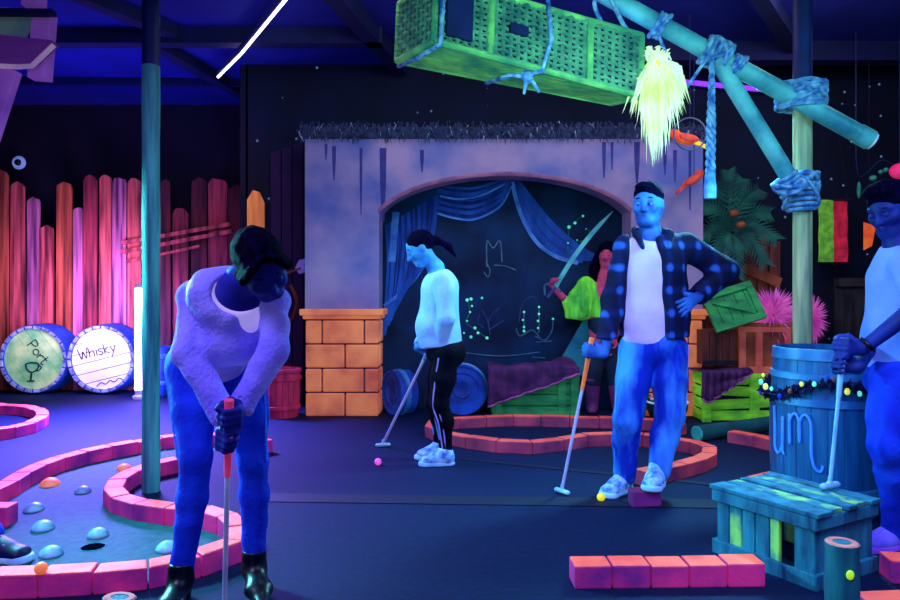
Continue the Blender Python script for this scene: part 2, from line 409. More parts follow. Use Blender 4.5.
PK = [0,1,3,0,2,0,3,2,1,0,2,0,4,4,1,4,1,4]
for i, (x0, x1, yt) in enumerate(planks):
    a = at(x0,yt,FY); b = at(x1,yt,FY); z = a[2]; w = b[0]-a[0]; r = .35*w; o = .012*(i % 3)
    tl_ = [random.uniform(.6,1.15) for _ in range(5)]
    prof = [(a[0]+.006,0),(b[0]-.006,0),(b[0]-.006-.012*(i % 2),z-r*1.2)]+[(a[0]+w/2+(w/2-.012)*math.cos(q), z-r+r*math.sin(q)*m_) for q, m_ in zip((.5,1.0,1.6,2.2,2.7), tl_)]+[(a[0]+.006+.012*(i % 3 == 0),z-r*1.1)]
    mb = MB(); mb.prism([(p[0], FY-o, p[1]) for p in prof], A(0,.035,0)); obj('plank', mb, PM[PK[i]], t)
mb = MB()
for z in (.45,1.35): mb.box(((at(-44,0,FY)[0]+at(246,0,FY)[0])/2, FY+.07, z), (at(246,0,FY)[0]-at(-44,0,FY)[0], .06, .1))
obj('back_rail', mb, M_brownd, t)
for a, b in (((122,243),(231,224)), ((122,252),(233,231)), ((126,262),(200,246))):
    mb = MB(); mb.bar(at(*a,FY-.05), at(*b,FY-.05), .045 if b[0] > 210 else .03, .035); obj('slanted_rail', mb, M_fence, t)
OY = 7.15; z = at(0,190,OY)[2]; x0, x1 = at(247,0,OY)[0], at(264,0,OY)[0]
mb = MB(); mb.prism([(x0,OY,0),(x1,OY,0),(x1,OY,z-.13),(x1-.05,OY,z-.02),(x0+.06,OY,z),(x0,OY,z-.1)], A(0,.03,0))
tag(obj('fence_plank', mb, M_orange), 'single bright orange plank standing at the right end of the fence', 'plank')

M_head1 = mat('head_green', (90,190,120), (180,235,150), 4, .6, emit=.22, stretch=(1,1,1))
M_head2 = mat('head_white', (200,220,235), (245,250,255), 4, .6, emit=.35)
M_stave = mat('stave_rim', (60,90,140), (170,205,225), 14, .5, emit=.06)
M_ink = mat('black_ink', (16,26,50), (20,34,60), 5, .8)
GL = {'P': [[(0,0),(0,1)],[(0,1),(.5,.95),(.6,.7),(.4,.5),(0,.48)]], 'o': [[(.3,0),(.05,.12),(0,.3),(.1,.5),(.3,.58),(.5,.48),(.58,.3),(.5,.1),(.3,0)]],
      'r': [[(0,.58),(.05,0)],[(.05,.35),(.25,.56),(.45,.55)]], 't': [[(.2,.95),(.2,.1),(.35,0),(.5,.08)],[(0,.6),(.45,.6)]],
      'W': [[(0,1),(.22,0),(.45,.7),(.68,0),(.9,1)]], 'h': [[(0,1),(0,0)],[(0,.35),(.2,.55),(.42,.5),(.45,0)]], 'i': [[(.1,.58),(.1,0)],[(.1,.8),(.12,.86)]],
      's': [[(.45,.5),(.2,.58),(.03,.45),(.4,.18),(.25,0),(0,.08)]], 'k': [[(0,1),(0,0)],[(.42,.58),(.02,.28),(.45,0)]], 'y': [[(0,.58),(.22,.05)],[(.5,.58),(.22,.02),(.02,-.4)]]}
ADV = {'P':.75,'o':.72,'r':.5,'t':.6,'W':1.02,'h':.6,'i':.28,'s':.58,'k':.6,'y':.6}
def writing(text, h, fn, r, n=4):      # strokes drawn through fn(u,v)
    mb = MB(); x = 0
    for ch in text:
        for st in GL[ch]:
            pts = crom([A(x+p[0], p[1], 0) for p in st], n) if len(st) > 2 else [A(x+p[0], p[1], 0) for p in st]
            mb.tube([fn(p[0]*h, p[1]*h) for p in pts], r, 5)
        x += ADV[ch]
    return mb
def barrel_end(cx, py, label, headm, ang, text, h, off):
    R = .39; Y = 7.93; c = A(at(cx,0,Y+.0)[0], Y, .40)
    t = thing('cask', label, 'barrel', (c[0], Y+.17, 0))
    mb = MB(); mb.lathe(c, [(.345,.0),(R-.01,.0),(R,.02),(R+.008,.3),(.345,.3),(.345,.0)], axis=(0,1,0), n=40, caps=False); obj('stave_ring', mb, M_bbar, t, smooth='auto')
    mb = MB()
    for k in range(24):
        a0 = 2*math.pi*k/24+.03; a1 = a0+2*math.pi/24-.06
        P = [c+A(r*math.cos(a), y, r*math.sin(a)) for y in (-.012,.003) for r, a in ((.345,a0),(.345,a1),(R-.012,a1),(R-.012,a0))]
        mb.hexa([P[i] for i in (0,1,2,3,4,5,6,7)])
    obj('rim_stave', mb, M_stave, t)
    mb = MB(); u = A(math.cos(ang),0,math.sin(ang)); v = A(-math.sin(ang),0,math.cos(ang))
    n = 6; R2 = .345
    for k in range(n):
        v0 = -R2+2*R2*k/n+.004; v1 = -R2+2*R2*(k+1)/n-.004
        q = []
        for vv in np.linspace(v0, v1, 5): q.append((math.sqrt(max(0, R2*R2-vv*vv)), vv))
        poly = [c+A(0,.03,0)+u*x+v*y for x, y in q]+[c+A(0,.03,0)-u*x+v*y for x, y in reversed(q)]
        mb.prism(poly, A(0,.03,0))
    obj('barrel_head', mb, headm, t)
    mb = MB(); mb.lathe(c+A(0,.1,0), [(.001,0),(.34,0)], axis=(0,1,0), n=32, caps=False); obj('inner_disc', mb, M_ink, t)
    o = c+A(0,.026,0)+u*off[0]+v*off[1]
    obj('lettering', writing(text, h, lambda x, y: o+u*x+v*y, .0062), M_ink, t)
    return t, c, u, v
t, c, u, v = barrel_end(33, 358, 'round cask end of green boards with the handwritten word Port', M_head1, -math.radians(52), 'Port', .115, (-.17,.03))
mb = MB(); o = c+A(-.03,.024,-.15)
mb.tube(crom([o+A(-.07,0,.09), o+A(-.05,0,.03), o+A(0,0,0), o+A(.06,0,.03), o+A(.08,0,.09), o+A(0,0,.11), o+A(-.07,0,.09)], 5), .008, 5)
mb.tube([o, o+A(-.01,0,-.09)], .01, 5); mb.tube([o+A(-.05,0,-.1), o+A(.03,0,-.1)], .008, 5); mb.tube(crom([o+A(.07,0,.08), o+A(.11,0,.06), o+A(.08,0,.02), o+A(.04,0,.02)], 4), .006, 5)
obj('goblet_drawing', mb, M_ink, t)
t, c, u, v = barrel_end(101, 358, 'round cask end of white boards with the handwritten word Whisky', M_head2, math.radians(14), 'Whisky', .12, (-.25,.05))
obj('lower_scribble', (lambda m: m)(MB().tube(crom([c+A(-.06+.05*k, .024, -.31+.03*(k % 2)+.012*k) for k in range(7)], 4), .006, 5)), M_ink, t)
# small blue drum in front of fence, beyond the woman
c = A(at(164,0,7.9)[0], 7.9, 0)
t = thing('blue_drum', 'small blue drum standing by the fence behind the leaning woman', 'drum', c)
mb = MB(); mb.lathe(c, [(.10,0),(.115,.02),(.12,.27),(.115,.53),(.10,.55),(.09,.55),(.09,.53)], n=24); obj('drum_body', mb, M_bbar, t, smooth='auto')
for z in (.12,.42):
    mb = MB(); mb.lathe(c+A(0,0,z), [(.118,0),(.126,.01),(.126,.04),(.118,.05)], n=24, caps=False); obj('hoop', mb, M_hoop, t, smooth='auto')
# dome camera on the back wall
c = at(20,163,8.74)
t = thing('dome_camera', 'small round white-ringed camera on the dark wall above the fence', 'camera', c)
mb = MB(); mb.lathe(c, [(.075,0),(.085,-.02),(.07,-.05),(.05,-.055),(.045,-.03)], axis=(0,1,0), n=24); obj('ring', mb, mat('cam_ring', (110,140,235), (150,180,250), 5, .5, emit=.35), t, smooth='auto')
mb = MB(); mb.ell(c+A(0,-.04,0), .042); obj('lens', mb, M_black, t, smooth=True)

# ================================================================== dark panel and pink tub between fence and arch
x0, x1 = at(270,0,7.12)[0], at(303,0,7.12)[0]
t = thing('plank_door', 'tall dark purple plank panel between the fence and the arch', 'panel', ((x0+x1)/2, 7.12, 0))
mb = MB(); ztop = at(0,152,7.12)[2]
for k in range(3):
    w = (x1-x0)/3; a = x0+k*w+.006; b = a+w-.012; zt = ztop+.04*k
    mb.hexa([(a,7.13,0),(b,7.13,0),(b,7.17,0),(a,7.17,0),(a,7.13,zt),(b,7.13,zt+.02),(b,7.17,zt+.02),(a,7.17,zt)])
obj('plank_panel', mb, M_purp, t)
a = at(282,275,7.08); b = at(301,268,7.08)
mb = MB(); mb.tube([a, b], .012, 6); obj('arrow_shaft', mb, M_chest, t)
mb = MB(); mb.prism([b+A(-.06,0,.0), b+A(-.02,0,.08), b+A(.06,0,.1), b+A(.03,0,.03), b+A(.06,0,-.04), b+A(-.02,0,-.06)], A(0,.02,0)); obj('arrow_feather', mb, mat('feather_lilac', (90,80,170), (140,120,210), 6, .8, emit=.2), t)
mb = MB(); mb.tube(crom([at(290,285,7.1), at(297,300,7.1), at(294,315,7.1), at(286,325,7.1)], 4), .02, 6); obj('painted_coil', mb, M_brown, t)
c = ground(281,416)
t = thing('wooden_tub', 'low pinkish red staved tub beside the left arch pillar', 'tub', c)
R = .178
mb = MB()
for k in range(20):
    a0 = 2*math.pi*k/20+.015; a1 = 2*math.pi*(k+1)/20-.015
    rr = [(.90,0),(1.0,.22),(.97,.44)]
    P = []
    for s_, z in rr: P += [c+A(R*s_*math.cos(a0), R*s_*math.sin(a0), z), c+A(R*s_*math.cos(a1), R*s_*math.sin(a1), z), c+A(R*(s_-.12)*math.cos(a1), R*(s_-.12)*math.sin(a1), z), c+A(R*(s_-.12)*math.cos(a0), R*(s_-.12)*math.sin(a0), z)]
    mb.hexa(P[0:8]); mb.hexa(P[4:12])
obj('stave_wall', mb, M_bin, t)
for z, s_ in ((.07,.95),(.34,1.0),(.41,.98)):
    mb = MB(); mb.lathe(c+A(0,0,z), [(R*s_,0),(R*s_+.012,.006),(R*s_+.012,.034),(R*s_,.04)], n=28, caps=False); obj('hoop', mb, M_bin, t, smooth='auto')
mb = MB(); mb.lathe(c+A(0,0,.38), [(.001,.0),(.155,.0)], n=24, caps=False); obj('tub_filling', mb, M_brownd, t)

# ================================================================== arch facade
AY = 6.5; AX0, AX1 = at(305,0,AY)[0], at(703,0,AY)[0]; AZ = at(0,139,AY)[2]
PL, PR = at(379,0,AY)[0], at(631,0,AY)[0]; CAPZ = at(0,309,AY)[2]; SPR = at(0,232,AY)[2]; APX = at(0,174,AY)[2]
t = thing('arch_facade', 'wide lilac stucco arch with orange brick pillar bases and thatch edging', 'arch', ((AX0+AX1)/2, AY+.17, 0))
mb = MB(); xc = (PL+PR)/2; hw = (PR-PL)/2
curve = []
for k in range(33):
    q = -1+2*k/32; curve.append((xc+hw*q, SPR+(APX-SPR)*math.sqrt(max(0, 1-(q*.93)**2))/1.0))
dep = .34
front = [(AX0,CAPZ),(PL,CAPZ)]+curve+[(PR,CAPZ),(AX1,CAPZ)]
# strips up to the top so faces stay convex
xs = [AX0,PL]+[c_[0] for c_ in curve]+[PR,AX1]; zs = [CAPZ,CAPZ]+[c_[1] for c_ in curve]+[CAPZ,CAPZ]
for i in range(len(xs)-1):
    if xs[i+1]-xs[i] < 1e-6: continue
    mb.hexa([(xs[i],AY,zs[i]),(xs[i+1],AY,zs[i+1]),(xs[i+1],AY+dep,zs[i+1]),(xs[i],AY+dep,zs[i]),(xs[i],AY,AZ),(xs[i+1],AY,AZ),(xs[i+1],AY+dep,AZ),(xs[i],AY+dep,AZ)])
obj('stucco_wall', mb, M_stuc, t)
mb = MB()     # edge molding following the arch
mb.tube([A(p[0], AY-.005, p[1]) for p in curve], .022, 6); obj('arch_edge', mb, mat('arch_edge_pink', (110,70,110), (150,96,130), 6, .8, emit=.12), t)
mb = MB()
for px, y0, y1, w in ((326,144,160,3),(334,146,180,4),(361,148,215,3),(383,148,222,7),(422,150,172,4),(604,142,178,4),(612,142,170,3),(637,142,183,6),(665,146,175,4),(675,150,182,4),(690,150,210,3)):
    mb = MB(); a = at(px,y0,AY-.004); b = at(px,y1,AY-.004); mb.ribbon([a, (a+b)/2, b], [w*.0093, w*.008, w*.003]); obj('drip_streak', mb, mat('drip_dark', (40,40,112), (62,58,128), 6, .85), t)
for x0, x1 in ((AX0,PL),(PR,AX1)):
    mb = MB(); mb.box(((x0+x1)/2, AY+dep/2, CAPZ-.03), (x1-x0+.09, dep+.1, .06)); mb.box(((x0+x1)/2, AY+dep/2, CAPZ-.075), (x1-x0+.04, dep+.05, .04)); obj('pillar_cap', mb, M_pbrick, t, bev=.012)
    mb = MB(); mb.box(((x0+x1)/2, AY+dep/2, (CAPZ-.09)/2), (x1-x0-.03, dep-.03, CAPZ-.09)); obj('mortar_core', mb, M_mort, t)
    mb = MB(); rows = 4; rh = (CAPZ-.1)/rows; W = x1-x0
    for r in range(rows):
        cuts = [0,.54,1] if r % 2 == 0 else [0,.23,.8,1]
        for a, b in zip(cuts[:-1], cuts[1:]):
            mb.box((x0+W*(a+b)/2, AY+.03, rh*(r+.5)), (W*(b-a)-.014, .075, rh-.014))
            if a == 0: mb.box((x0+.03, AY+dep/2+.04, rh*(r+.5)), (.066, dep-.1, rh-.02))
            if b == 1: mb.box((x1-.03, AY+dep/2+.04, rh*(r+.5)), (.066, dep-.1, rh-.02))
    obj('pillar_brickwork', mb, M_pbrick, t, bev=.012)
for mm, nn, nm in ((M_thatch,3200,'thatch_fringe'),(M_thatchc,220,'thatch_pale_straw')):
    mb = MB()
    for k in range(nn):
        x = random.uniform(AX0-.06, AX1+.06); y = AY+random.uniform(-.1,.2); z = AZ+random.uniform(-.0,.15)
        p = A(x, y, z); d = A(random.uniform(-.03,.03), -random.uniform(.0,.05), -random.uniform(.03,.08)); s_ = A(.006,0,0)
        mb.add([p-s_, p+s_, p+d], [(0,1,2)])
    o_ = obj(nm, mb, mm, t); o_['kind'] = 'stuff'
mb = MB(); mb.box(((AX0+AX1)/2, AY+dep/2, AZ+.06), (AX1-AX0+.06, dep-.04, .12)); obj('thatch_bed', mb, M_thatch, t, bev=.03)

# mural behind the arch
BY = 7.0
t = thing('painted_mural', 'dark night mural with blue curtains and glowing dots inside the arch', 'mural', (xc, BY, 0))
mb = MB(); mb.box((xc, BY+.05, 1.25), (2.75,.06,2.5)); obj('mural_board', mb, M_mural, t)
def P(px, py, o=.0): return at(px,py,BY+.01-o)
def stroke(name, sets, m, o=.0):
    mb = MB()
    for j, (pts, w) in enumerate(sets):
        c_ = crom([P(*q, o+.0006*j) for q in pts], 6) if len(pts) > 2 else [P(*q, o) for q in pts]
        mb.ribbon(c_, w*.01)
    return obj(name, mb, m, t)
def fold(name, top, bot, n=8, m=M_curt):      # a swag painted as nested bands between two curves
    sets = []
    for k in range(n):
        f = k/(n-1); pts = [tuple((1-f)*np.array(a)+f*np.array(b)) for a, b in zip(top, bot)]
        sets.append((pts, 2.6+1.8*math.sin(k*2.2)))
    stroke(name, sets, m, .002)
    a_ = crom([P(*q) for q in top], 6); b_ = crom([P(*q) for q in bot], 6); K_ = 6; V = []; F = []
    n_ = min(len(a_), len(b_))
    for i in range(n_):
        for k in range(K_+1): V.append(a_[i]+(b_[i]-a_[i])*k/K_+A(0,-.001,0))
    for i in range(n_-1):
        for k in range(K_): F.append((i*(K_+1)+k, (i+1)*(K_+1)+k, (i+1)*(K_+1)+k+1, i*(K_+1)+k+1))
    link_mesh(name+'_ground', V, F, M_curtd, t)
fold('curtain_swag', [(437,185),(455,188),(475,188),(500,181),(511,178)], [(437,212),(455,217),(475,218),(500,205),(511,184)], 6)
stroke('curtain_swag_hem', [([(437,213),(455,218),(475,219),(500,206),(511,185)],2.5),([(440,196),(458,199),(480,196),(505,184)],2)], M_curtl, .004)
fold('curtain_drape', [(513,180),(524,215),(540,240),(560,255),(580,262)], [(516,178),(545,215),(565,235),(585,250),(600,258)], 8)
stroke('curtain_drape_hem', [([(512,182),(520,212),(535,240),(555,256),(578,263)],4)], M_curtl, .004)
fold('curtain_fall', [(386,225),(388,260),(386,300),(382,340)], [(436,196),(434,225),(424,262),(400,296)], 10)
stroke('curtain_tie', [([(430,250),(420,272),(404,290),(384,306)],3),([(396,212),(394,235),(392,262)],7)], M_curtl, .004)
stroke('chalk_drawing', [([(487,267),(487,241),(493,248),(500,241),(502,262)],1.2),([(486,262),(490,270),(488,277),(484,272)],1),([(494,265),(505,266),(516,270)],1)], M_line, .006)
def dots(name, pts, m, r=.013):
    for x, y, s_ in pts:
        mb = MB(); mb.lathe(P(x,y,.008), [(r*s_,0),(r*s_*.6,-.003)], axis=(0,1,0), n=10); obj(name, mb, m, t)
stroke('candle_stand', [([(524,311),(524,333)],1.2),([(539,307),(539,333)],1.2),([(553,318),(552,330),(545,340),(535,336)],1.2),([(516,328),(520,336),(532,330),(540,338)],1.2),([(536,342),(552,341)],1)], M_line, .006)
dots('candle_glow', [(524,312,1),(523,320,.9),(524,327,1),(524,331,1.1),(539,307,1),(539,314,1),(538,321,1),(538,328,.9),(553,319,1)], M_spark)
stroke('coral_branch', [([(490,335),(488,322),(482,310)],1),([(488,322),(494,312),(500,308)],1),([(489,330),(498,324),(504,320)],1),([(519,322),(522,305),(530,297),(537,298)],1),([(484,328),(478,322),(480,314)],1)], M_coral, .005)
dots('glow_dot', [(467,300,1.3),(471,299,1.2),(482,298,1),(472,306,.9),(470,312,.9),(467,321,.8),(475,328,1.2),(478,333,1.1),(471,337,1.2),(487,338,1.2),(464,333,.8)], M_spark)
dots('glow_bead', [(569,227,1.4),(575,223,1.2),(583,216,1),(568,243,.7),(577,240,.6),(586,229,.5)], M_spark)
M_mg = mat('mural_green', (20,80,80), (40,110,90), 9, .9, emit=.08)
for q_ in ([(467,300),(470,312),(466,322),(476,330),(488,339)],[(569,227),(576,221),(583,216)],[(569,229),(568,252),(574,262)],[(572,243),(590,238),(588,229)]): stroke('garland_string', [(q_,.9)], M_mg, .005)
stroke('table_line', [([(532,357),(545,358)],1.2),([(460,352),(500,356),(540,352)],1)], M_line, .005)

# things standing inside the arch
def drumend(px, py, rpx, Y, label, rot):
    r = rpx*Y/FPX; c = at(px,py,Y); c[2] = r+.0
    t = thing('drum', label, 'drum', (c[0], Y+.1, 0)); ax = nrm(A(math.sin(rot), math.cos(rot), 0))
    mb = MB(); mb.lathe(c, [(.001,.015),(r*.35,.0),(r*.38,.012),(r*.62,.012),(r*.66,.0),(r*.9,0),(r*.93,-.02),(r,-.02),(r,.16),(.001,.16)], axis=ax, n=36, caps=False); obj('drum_end', mb, M_bbar, t, smooth='auto')
    mb = MB(); mb.lathe(c+ax*.04, [(r,0),(r+.012,.006),(r+.012,.04),(r,.046)], axis=ax, n=36, caps=False); obj('hoop', mb, M_hoop, t, smooth='auto')
drumend(462,388,25,6.62,'round blue drum end behind the woman in the white sweater inside the arch',0)
drumend(393,388,22,6.62,'blue drum turned sideways beside the left arch pillar',1.0)
# green treasure chest with purple cloth
Y = 6.45
t = thing('green_chest', 'green wooden crate under a purple cloth inside the arch', 'crate', (at(536,0,Y)[0], Y+.2, 0))
x0, x1 = at(493,0,Y)[0], at(580,0,Y)[0]; h = at(0,372,Y)[2]
mb = MB()
for k in range(4): mb.box(((x0+x1)/2, Y+.03, h*(k+.5)/4), (x1-x0, .03, h/4-.012)); 
mb.box((x0+.015, Y+.2, h/2), (.03,.32,h)); mb.box((x1-.015, Y+.2, h/2), (.03,.32,h)); mb.box(((x0+x1)/2, Y+.38, h/2), (x1-x0,.03,h))
obj('board_wall', mb, M_green2, t, bev=.004)
for x in (x0+.05, at(562,0,Y)[0], x1-.05):
    mb = MB(); mb.box((x, Y+.0, h/2), (.07,.03,h)); obj('corner_batten', mb, M_green2, t, bev=.004)
def cloth(name, label, fx, x0, x1, Y0, Y1, ztop, droop, n=40, bulge=.05):
    V = []; F = []; m = 16
    for i in range(n+1):
        x = x0+(x1-x0)*i/n
        for j in range(m+1):
            f = j/m
            if f < .5: y = Y1+(Y0-Y1)*f/.5; z = ztop+bulge*math.sin(7*x+3*f)*.5+bulge*mnoise.noise(Vector((x*5, f*3, 1)))
            else: y = Y0-.045-.02*math.sin(i*1.1); z = ztop-(f-.5)/.5*droop((x-x0)/(x1-x0))+bulge*.25*mnoise.noise(Vector((x*5, f*3, 1)))
            V.append((x, y+.02*mnoise.noise(Vector((x*6, f*6, 4))), z))
    for i in range(n):
        for j in range(m): F.append((i*(m+1)+j, (i+1)*(m+1)+j, (i+1)*(m+1)+j+1, i*(m+1)+j+1))
    o = link_mesh(name, V, F, M_cloth, None, smooth=True); md = o.modifiers.new('thick', 'SOLIDIFY'); md.thickness = .008
    o2 = MB().tube([A(*V[i*(m+1)+m]) for i in range(n+1)], .011, 6); obj('hem', o2, M_clothe, o)
    return tag(o, label, 'cloth')
cloth('draped_cloth', 'purple cloth draped slanting over the green crate inside the arch', 0, at(488,0,Y)[0], at(579,0,Y)[0], Y+.0, Y+.36, h+.05, lambda f: .30*(1-f)+.06)

# ================================================================== right back scenery
Y = 7.05
t = thing('backdrop_planks', 'brown plank fence behind the palm with a slanted board across it', 'fence', (at(742,0,Y)[0], Y, 0))
mb = MB(); xs = [700,716,731,745,757,769,781]; tops = [262,246,230,222,236,246]
for a, b, yt in zip(xs[:-1], xs[1:], tops):
    p, q = at(a,yt,Y), at(b,yt-5,Y); mb.hexa([(p[0]+.008,Y,0),(q[0]-.008,Y,0),(q[0]-.008,Y+.04,0),(p[0]+.008,Y+.04,0),(p[0]+.008,Y,p[2]),(q[0]-.008,Y,q[2]),(q[0]-.008,Y+.04,q[2]),(p[0]+.008,Y+.04,p[2])])
obj('plank_panel', mb, M_brown, t)
for a, b in (((742,267),(780,283)), ((712,272),(745,262)), ((706,284),(742,272))):
    mb = MB(); mb.bar(at(*a,Y-.03), at(*b,Y-.03), .1 if a[0] == 742 else .05, .035); obj('cross_board', mb, M_brown if a[0] != 742 else M_chest, t)

def slatcrate(name, label, px0, px1, pyt, Y, d, mats, rows, posts, z0=0.0):
    x0, x1 = at(px0,0,Y)[0], at(px1,0,Y)[0]; h = at(0,pyt,Y)[2]-z0
    t = thing(name, label, 'crate', ((x0+x1)/2, Y+d/2, z0))
    mb = MB()
    for k in range(rows):
        zz = z0+h*(k+.5)/rows; sl = .025*math.sin(k*2.3)
        for yy in (Y+.02, Y+d-.02): mb.bar((x0,yy,zz-sl), (x1,yy,zz+sl), h/rows-.02, .025)
        for xx in (x0+.012, x1-.012): mb.box((xx, Y+d/2, zz), (.024, d-.06, h/rows-.02))
    obj('slat_wall', mb, mats[0], t, bev=.004)
    mb = MB(); mb.box(((x0+x1)/2, Y+d/2, z0+h-.012), (x1-x0, d, .024)); obj('crate_top', mb, mats[0], t)
    mb = MB(); mb.box(((x0+x1)/2, Y+d/2, z0+h/2-.01), (x1-x0-.06, d-.09, h-.05)); obj('dark_inside', mb, M_ink, t)
    for pp in posts:
        mb = MB(); mb.box((at(pp,0,Y)[0], Y-.008, z0+h/2), (.08,.032,h)); obj('upright_batten', mb, mats[1], t, bev=.004)
    return h
h = slatcrate('lime_crate', 'bright lime green slatted crate under the purple cloth right of the arch', 702, 790, 374, 6.25, .42, (M_green, M_green), 4, (706,754,786))
cloth('draped_cloth', 'dark purple cloth hanging over the lime green crate', 0, at(701,0,6.2)[0], at(752,0,6.2)[0], 6.22, 6.62, h+.035, lambda f: .26*(1-abs(f-.12)*1.15)+.02, bulge=.03)
# wooden chest on the lime crate
Y = 6.3; x0, x1 = at(739,0,Y)[0], at(791,0,Y)[0]; z0 = h+.002; z1 = at(0,326,Y)[2]
t = thing('wooden_chest', 'orange-framed brown wooden chest standing on the lime green crate', 'chest', ((x0+x1)/2, Y+.17, z0))
mb = MB(); mb.box(((x0+x1)/2, Y+.16, (z0+z1)/2), (x1-x0-.02,.3,z1-z0-.02)); obj('chest_body', mb, M_chest, t, bev=.006)
for xx in (x0+.03, x1-.03, at(759,0,Y)[0]):
    mb = MB(); mb.box((xx, Y, (z0+z1)/2), (.055,.04,z1-z0)); obj('upright_frame', mb, M_chestf, t, bev=.005)
for zz in (z0+.03, z1-.03):
    mb = MB(); mb.box(((x0+x1)/2, Y-.004, zz), (x1-x0,.03,.055)); obj('cross_frame', mb, M_chestf, t, bev=.005)
mb = MB(); mb.box(((x0+x1)/2, Y+.15, z1+.012), (x1-x0+.04,.36,.03)); obj('chest_lid', mb, M_chest, t, bev=.006)
# brown box left of the chest
Y = 6.33; x0b, x1b = at(703,0,Y)[0], at(736,0,Y)[0]; z1b = at(0,331,Y)[2]
t = thing('brown_crate', 'dark brown plank box beside the wooden chest under the green lid', 'box', ((x0b+x1b)/2, Y+.12, z0+.0))
zc = h+.075
mb = MB()
for k in range(5):
    w = (x1b-x0b)/5; mb.box((x0b+w*(k+.5), Y+.01, (zc+z1b)/2), (w-.008,.025,z1b-zc)); mb.box((x0b+w*(k+.5), Y+.24, (zc+z1b)/2), (w-.008,.025,z1b-zc))
for xx in (x0b+.012, x1b-.012): mb.box((xx, Y+.125, (zc+z1b)/2), (.024,.2,z1b-zc))
mb.box(((x0b+x1b)/2, Y+.125, z1b), (x1b-x0b,.26,.02)); obj('plank_wall', mb, M_brown, t, bev=.004)
mb = MB(); mb.box(((x0b+x1b)/2, Y-.012, zc+.02), (x1b-x0b,.025,.04)); obj('base_rail', mb, M_brownd, t)
# tilted green lid with a Z brace
Y = 6.2; c0 = at(733,307,Y); ang = math.radians(17); u = A(math.cos(ang), 0, math.sin(ang)); tl = nrm(A(0,.35,1)); w_ = nrm(tl-u*np.dot(tl,u)); nn_ = np.cross(u, w_)
LW, LH = .46, .36
t = thing('green_crate_lid', 'tilted green crate lid with a diagonal brace on top of the boxes', 'crate lid', c0-w_*LH/2)
mb = MB()
for k in range(5): mb.box(c0+u*LW*(k-2)/5, (LW/5-.006, .02, LH), (u, nn_, w_))
obj('lid_board', mb, M_green2, t, bev=.003)
for s_ in (-1,1):
    mb = MB(); mb.box(c0+w_*s_*(LH/2-.03)-nn_*.02*(1 if nn_[1] > 0 else -1), (LW,.025,.06), (u, nn_, w_)); obj('rail', mb, M_green2, t, bev=.004)
    mb = MB(); mb.box(c0+u*s_*(LW/2-.03)-nn_*.02*(1 if nn_[1] > 0 else -1), (.06,.027,LH-.12), (u, nn_, w_)); obj('stile', mb, M_green2, t, bev=.004)
f_ = -nn_*.022*(1 if nn_[1] > 0 else -1)
mb = MB(); mb.bar(c0+u*(-LW/2+.07)+w_*(LH/2-.08)+f_, c0+u*(LW/2-.07)-w_*(LH/2-.08)+f_, .05, .022, side=nn_); obj('diagonal_brace', mb, M_green2, t, bev=.004)
# pink pom-pom bushes of strands
def strands(name, label, cat, c, R, n, m, squash=(1,1,1), lo=.5, dirs=None, wd=.011):
    mb = MB()
    for k in range(n):
        d = nrm(rng.normal(size=3)) if dirs is None else nrm(dirs()+.0)
        L = R*random.uniform(lo, 1); e = c+d*L*np.array(squash); mid = c+d*L*.55*np.array(squash)+A(0,0,.06*R)
        s_ = nrm(np.cross(d, rng.normal(size=3)))*wd
        mb.add([c+d*.03-s_*.4, c+d*.03+s_*.4, mid+s_, mid-s_, e], [(0,1,2,3), (3,2,4)])
    o = obj(name, mb, m); o.location = o.location
    return tag(o, label, cat)
zt = at(0,326,6.3)[2]
strands('pink_frond_bush', 'spiky pink strand bush on the wooden chest behind the right post', 'decoration', at(772,316,6.42), .30, 900, M_pink, dirs=lambda: rng.normal(size=3)*A(1,.35,.75)+A(-.3,-.1,.1), wd=.007)
strands('pink_pompom', 'round pink pompom bush right of the right post above the barrel', 'decoration', at(811,320,6.5), .22, 800, M_pink, squash=(.8,.7,1.2), wd=.007)
# palm
c = A(at(730,0,6.9)[0], 6.9, 0)
t = thing('palm_tree', 'dark green palm with spreading fronds right of the arch', 'palm', c)
top = at(730,232,6.9)
mb = MB(); tr = [c+(top-c)*k/10+A(.03*math.sin(k),0,0) for k in range(11)]; mb.tube(tr, [.06+.006*(k % 2) for k in range(11)], 10); obj('trunk', mb, M_brownd, t, smooth='auto')
for k, (ex, ey, dy) in enumerate(((700,205,-.2),(716,188,0),(728,172,-.1),(742,180,.05),(757,190,-.2),(768,212,0),(775,238,-.25),(765,262,-.3),(738,275,-.4),(712,262,-.3),(696,240,-.2),(750,208,.1),(722,262,-.5))):
    e = at(ex,ey,6.9+dy); mid = (top+e)/2+A(0,0,.09); pts = crom([top, mid, e], 8); mb = MB(); mb.tube(pts, [.012-.0006*i for i in range(len(pts))], 5)
    for i in range(2, len(pts)):
        tt = nrm(pts[i]-pts[i-1])
        for sd in (-1,1):
            d = nrm(np.cross(tt, A(0,-1,.1)))*sd*.8+tt*.7+A(0,-.1,-.25); L = .2*(1-.55*i/len(pts)); q = nrm(np.cross(d, A(0,1,0)))*.016
            mb.add([pts[i]-q, pts[i]+q, pts[i]+d*L], [(0,1,2)])
    obj('frond', mb, M_palm, t)
for px, py in ((734,213),(741,225)):
    mb = MB(); mb.ell(at(px,py,6.72), (.045,.04,.035)); obj('fruit', mb, M_chest, t, smooth=True)
